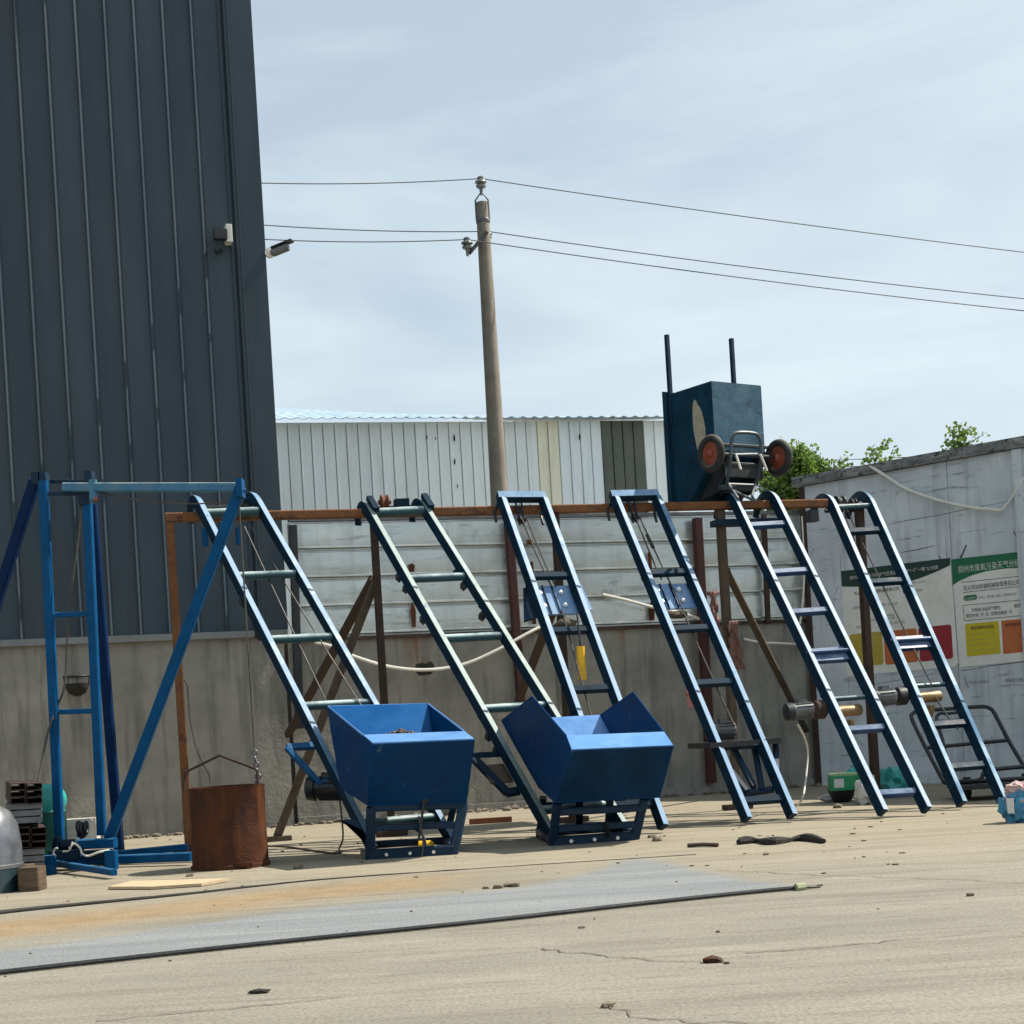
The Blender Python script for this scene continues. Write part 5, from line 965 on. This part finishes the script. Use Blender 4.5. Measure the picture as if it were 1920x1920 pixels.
tag(obj('white_hose', MB().tube(smooth([RW(1632, 874, 0.06), RW(1660, 892, 0.10), RW(1700, 917, 0.10), RW(1760, 938, 0.10), RW(1820, 951, 0.10), RW(1877, 957, 0.10)], 6), 0.021, 8).tube(smooth([RW(1877, 957, 0.10), RW(1895, 935, 0.08), RW(1922, 890, 0.06), RW(1930, 870, 0.05)], 5), 0.011, 8), wh), 'white hose sagging across the top of the white wall', 'hose', 'white hoses')
pc = W(1090, 1243, 14.9)
pd = thing('yellow_pendant', 'yellow hoist control pendant hanging between two rungs on its cord', 'control', pc)
obj('handle', MB().sweep([pc - UP*0.155, pc - UP*0.11, pc - UP*0.1, pc - UP*0.05, pc - UP*0.04, pc + UP*0.02, pc + UP*0.03, pc + UP*0.14, pc + UP*0.155], X1, 0.078, 0.05, 0.3), yellow, pd)
for k in range(4): obj('grip_ring', MB().box(pc - UP*(0.03+0.03*k), X1, V((0, 1, 0)), UP, 0.084, 0.056, 0.012), yellow, pd)
obj('cord', MB().tube([pc + UP*0.15, W(1086, 1187, 14.9), W(1082, 1150, 15.0)], 0.010, 6), black, pd)
def rag(name, label, c, w, h, m, nrm, tx, seed, cat='cloth'):
    mb = MB(); nx_, nz_ = 7, 12; vs = []
    for j in range(nz_+1):
        for i in range(nx_+1):
            a = i/nx_-0.5; b = j/nz_-0.5; e = 0.18*mnoise.noise(V((a*3+seed, b*4, seed)))
            ww_ = w*(0.8+0.6*abs(mnoise.noise(V((b*3, seed, 1))))*2)
            vs.append(c + tx*(a*ww_ + e*w*0.5) + UP*(b*h) + nrm*(0.05*mnoise.noise(V((a*4, b*6, seed*2)))+0.05))
    fs = [[j*(nx_+1)+i, j*(nx_+1)+i+1, (j+1)*(nx_+1)+i+1, (j+1)*(nx_+1)+i] for j in range(nz_) for i in range(nx_) if not (i in (0, nx_-1) and random.random() < 0.3)]
    o = obj(name, mb.add(vs, fs), m); sm = o.modifiers.new('thickness', 'SOLIDIFY'); sm.thickness = 0.006
    return tag(o, label, cat, 'torn cloths on the posts')
rag('torn_cloth', 'torn pink cloth strip hanging beside the maroon post', BEAM(1374, 1210, 0.02), 0.16, 0.50, cloth, BN, BT, 2.0)
rag('torn_cloth', 'faded pink rag strip hanging beside the carriage of the narrow track', WALL(1336, 1150, 0.20), 0.12, 0.55, cloth, WN, WT, 5.0)
rag('torn_cloth', 'small red and white rag low on the narrow track', W(1296, 1308, 15.6), 0.12, 0.20, redrag, V((0, -1, 0)), X1, 8.0)
# ================================================================== black tube trolley on the right
tr = thing('tube_trolley', 'black tubular steel hand trolley leaning against the white wall', 'trolley', G(1850, 1500))
def TY(v): return lerp(17.3, 16.3, (v-1325)/150)
def TP(l): return [W(u, v, TY(v)) for u, v in l]
obj('handle_frame', MB().tube(smooth(TP([(1770, 1467), (1745, 1420), (1722, 1375), (1709, 1345), (1713, 1337), (1724, 1333), (1780, 1329), (1840, 1325), (1855, 1328), (1865, 1338), (1892, 1390), (1925, 1445)]), 5), 0.022, 8), black, tr)
obj('cross_tube', MB().tube(TP([(1740, 1402), (1890, 1388)]), 0.02, 8), black, tr)
obj('inner_loop', MB().tube(smooth(TP([(1780, 1450), (1768, 1390), (1756, 1350), (1762, 1338), (1775, 1338), (1805, 1336), (1812, 1345), (1815, 1370)]), 5), 0.018, 8), black, tr)
obj('deck_frame', MB().tube(smooth([W(1770, 1467, 16.3), W(1800, 1466, 16.2), W(1837, 1462, 16.1), W(1846, 1448, 16.1), W(1870, 1442, 16.1), W(1940, 1436, 16.1)], 5), 0.022, 8).tube([W(1772, 1468, 16.3), W(1850, 1464, 15.7), W(1940, 1458, 15.7)], 0.022, 8), black, tr)
obj('deck', MB().slab([W(1775, 1474, 16.4), W(1950, 1462, 16.4), W(1950, 1470, 15.6), W(1800, 1478, 15.6)], 0.04), black, tr)
for u, v in ((1815, 1492), (1925, 1485)):
    q = G(u, v + 6); obj('caster', MB().lathe(q + UP*0.09 - X1*0.02, X1, [(0.02, -0.01), (0.085, 0), (0.09, 0.02), (0.085, 0.04), (0.02, 0.05)], 20).box(q + UP*0.17, X1, V((0, 1, 0)), UP, 0.06, 0.08, 0.10), rubber, tr)
# ================================================================== oddments by the corner
gb = thing('green_box', 'green sheet-metal box with a small white label near the wall corner', 'box', G(1585, 1503))
q = [W(1557, 1456, 16.6), W(1610, 1453, 16.6), W(1606, 1449, 17.1), W(1553, 1452, 17.1)]
dn = UP*-0.15
obj('top', MB().slab(q, 0.02, UP), mat('dusty_green_top', (0.22, 0.33, 0.16), (0.30, 0.40, 0.2), rough=0.6, bump=0.1), gb)
obj('front', MB().slab([q[0], q[1], q[1]+dn, q[0]+dn], 0.02), greenp, gb)
obj('side', MB().slab([q[0], q[3], q[3]+dn, q[0]+dn], 0.02), greenp, gb); obj('side', MB().slab([q[1], q[2], q[2]+dn, q[1]+dn], 0.02), greenp, gb)
lc = lerp(q[0], q[1], 0.28)+dn*0.5+V((0, -0.014, 0)); obj('paper_label', MB().slab([lc+V((-.05, 0, .045)), lc+V((.05, 0, .045)), lc+V((.05, 0, -.045)), lc+V((-.05, 0, -.045))], 0.003, V((0, -1, 0))), pwhite, gb)
b0 = lerp(q[0], q[1], .5)+V((0, .2, 0)); obj('belly', MB().lathe(V((b0.x, b0.y, 0.0)), UP, [(0.06, 0.0), (0.10, 0.02), (0.145, 0.12), (0.145, b0.z-0.14)], 18), black, gb)
def bag(label, u, v, r, m, seed, sx=1.2, sz=0.8):
    q = G(u, v); q.z = r*sz*0.8; return tag(obj('plastic_bag', MB().blob(q, r, seed, sx, 0.9, sz, 3, 0.5, 2.4), m), label, 'bag', 'bags by the corner')
bag('crumpled turquoise plastic bag between the feet of the pale-edged track', 1685, 1494, 0.17, tealbag, 3, 1.2, 1.1)
bag('teal plastic sheet bundled behind the green box', 1617, 1487, 0.17, tealbag, 9, 1.2, 1.1)
bag('dirty white plastic bag beside the green box', 1626, 1508, 0.14, whitebag, 5, 0.9, 1.1)
bag('grey dirty bag lying at the foot of the white wall', 1560, 1503, 0.08, whitebag, 6, 1.5, 0.6)
sk = thing('filled_sack', 'blue and pink printed sack standing at the right edge of the yard', 'sack', G(1915, 1541))
q = G(1917, 1541); obj('sack_body', MB().blob(q + UP*0.12, 0.15, 4, 1.05, 0.85, 1.15, 4, 0.42, 3.2), sackm, sk); obj('sack_neck', MB().blob(q + UP*0.27, 0.10, 7, 1.1, 0.9, 0.5, 3, 0.5, 3), pink, sk)
obj('sack_label', MB().slab([q + V((-.135, -.06, .20)), q + V((-.10, -.125, .20)), q + V((-.10, -.135, .08)), q + V((-.135, -.08, .08))], 0.004), pwhite, sk)
# ================================================================== things lying on the yard
pl = [G(u, v, 0.006) for u, v in ((203, 1667), (246, 1656), (330, 1654), (431, 1651), (378, 1661), (285, 1667))]
tag(obj('loose_board', MB().slab([x + UP*0.008 for x in pl], 0.02, UP), plank_m), 'pale thin wooden board lying flat in front of the drum bucket', 'board')
a, b = G(880, 1546), G(960, 1541)
tag(obj('rusty_offcut', MB().box((a+b)/2 + UP*0.03, (b-a), UP, (b-a).cross(UP), (b-a).length, 0.055, 0.07), rust), 'rusty steel offcut lying near the wall between the hoppers', 'steel offcut')
a, b = G(1290, 1589), G(1347, 1588)
tag(obj('dark_stick', MB().tube([a + UP*.015, lerp(a, b, .5)+UP*.02, b+UP*.015], 0.016, 6), rustd), 'short dark stick lying right of the open hopper', 'stick')
mb = MB(); pts = [G(u, v, 0.0) for u, v in ((1385, 1584), (1400, 1582), (1420, 1581), (1445, 1584), (1468, 1581), (1500, 1577), (1525, 1578), (1545, 1582))]
mb.tube(smooth([q + UP*0.02 for q in pts], 4), 0.035, 8, [0.4+0.75*abs(math.sin(0.35+i*0.33)) for i in range(29)])
tag(obj('twisted_rag', mb, ragm), 'twisted black rag lying on the open yard', 'rag')
cable_pts = [G(u, v, 0.014) for u, v in ((-300, 1860), (0, 1823), (240, 1796), (480, 1770), (720, 1746), (960, 1721), (1200, 1694), (1400, 1673), (1500, 1664))]
cb_ = thing('black_cable', 'black cable lying along the front edge of the grey dust', 'cable', cable_pts[4])
obj('sheath', MB().tube(smooth(cable_pts, 8), 0.0115, 8), black, cb_)
e_ = cable_pts[-1]; obj('tape_wrap', MB().tube([G(1492, 1664.8, .016), G(1508, 1663, .016)], 0.024, 8), mat('lime_tape', (0.20, 0.23, 0.12), (0.28, 0.31, 0.18), rough=0.5), cb_)
for u, v in ((1542, 1659), (1538, 1663), (1530, 1662)): obj('wire_end', MB().tube([e_, G(u, v, 0.01)], 0.006, 6), rubber, cb_)
tag(obj('brick_piece', MB().blob(G(1336, 1800, 0.01), 0.035, 2, 1.5, 0.8, 0.5, 1), rustbox), 'small red brick fragment on the bare foreground concrete', 'brick piece')
tag(obj('dead_leaf', MB().blob(G(484, 1859, 0.008), 0.03, 3, 1.7, 0.6, 0.35, 1), ragm), 'small dark leaf scrap on the left foreground concrete', 'leaf')
tag(obj('yellow_bottle', MB().lathe(G(797, 1586, 0.045), X1, [(0.015, -.06), (0.045, -.05), (0.045, .05), (0.03, .07), (0.015, .075)], 14), yellow), 'yellow plastic bottle lying inside the frame of the box hopper', 'bottle')
stonem = mat('loose_stone', (0.10, 0.08, 0.06), (0.22, 0.18, 0.13), scale=9, rough=0.95, bump=0.3)
mb = MB()
for k in range(240):                      # crumbled mortar along the wall foot
    s = random.uniform(corner_s-3.6, cs); q = wall_pt(s, abs(random.gauss(0.06, 0.12))+0.05, 0); r = random.uniform(0.012, 0.045)*(1.4 if random.random() < .1 else 1); mb.blob(q + UP*r*0.4, r, k, random.uniform(.8, 1.6), 1, random.uniform(.5, .8), 1)
for k in range(80):
    a_ = random.uniform(-5, 5.5); y_ = random.uniform(5.2, 18.5); r = random.uniform(0.004, 0.013); mb.blob(V((a_, y_, r*0.4)), r, k+300, random.uniform(.8, 1.8), 1, .6, 1)
for k in range(90):                      # chips and crumbs thicker near the machines
    q = G(random.uniform(250, 1700), random.triangular(1535, 1640, 1560)); r = random.uniform(0.004, 0.016); mb.blob(q + UP*r*0.4, r, k+900, random.uniform(.8, 2.2), 1, .5, 1)
for u, v, r in ((935, 1662, .03), (950, 1660, .025), (965, 1659, .03), (912, 1664, .02), (560, 1625, .035), (1222, 1568, .03), (1232, 1574, .035), (1363, 1805, .012), (1437, 1601, .02), (1140, 1884, .022), (1820, 1677, .02), (356, 1641, .025), (386, 1670, .015), (1570, 1512, .04)):
    mb.blob(G(u, v, r*0.4), r, u, 1.3, 1, .7, 1)
o = obj('scattered_rubble', mb, stonem); o['kind'] = 'stuff'; o['label'] = 'small stones and crumbled mortar scattered over the yard'; o['category'] = 'rubble'
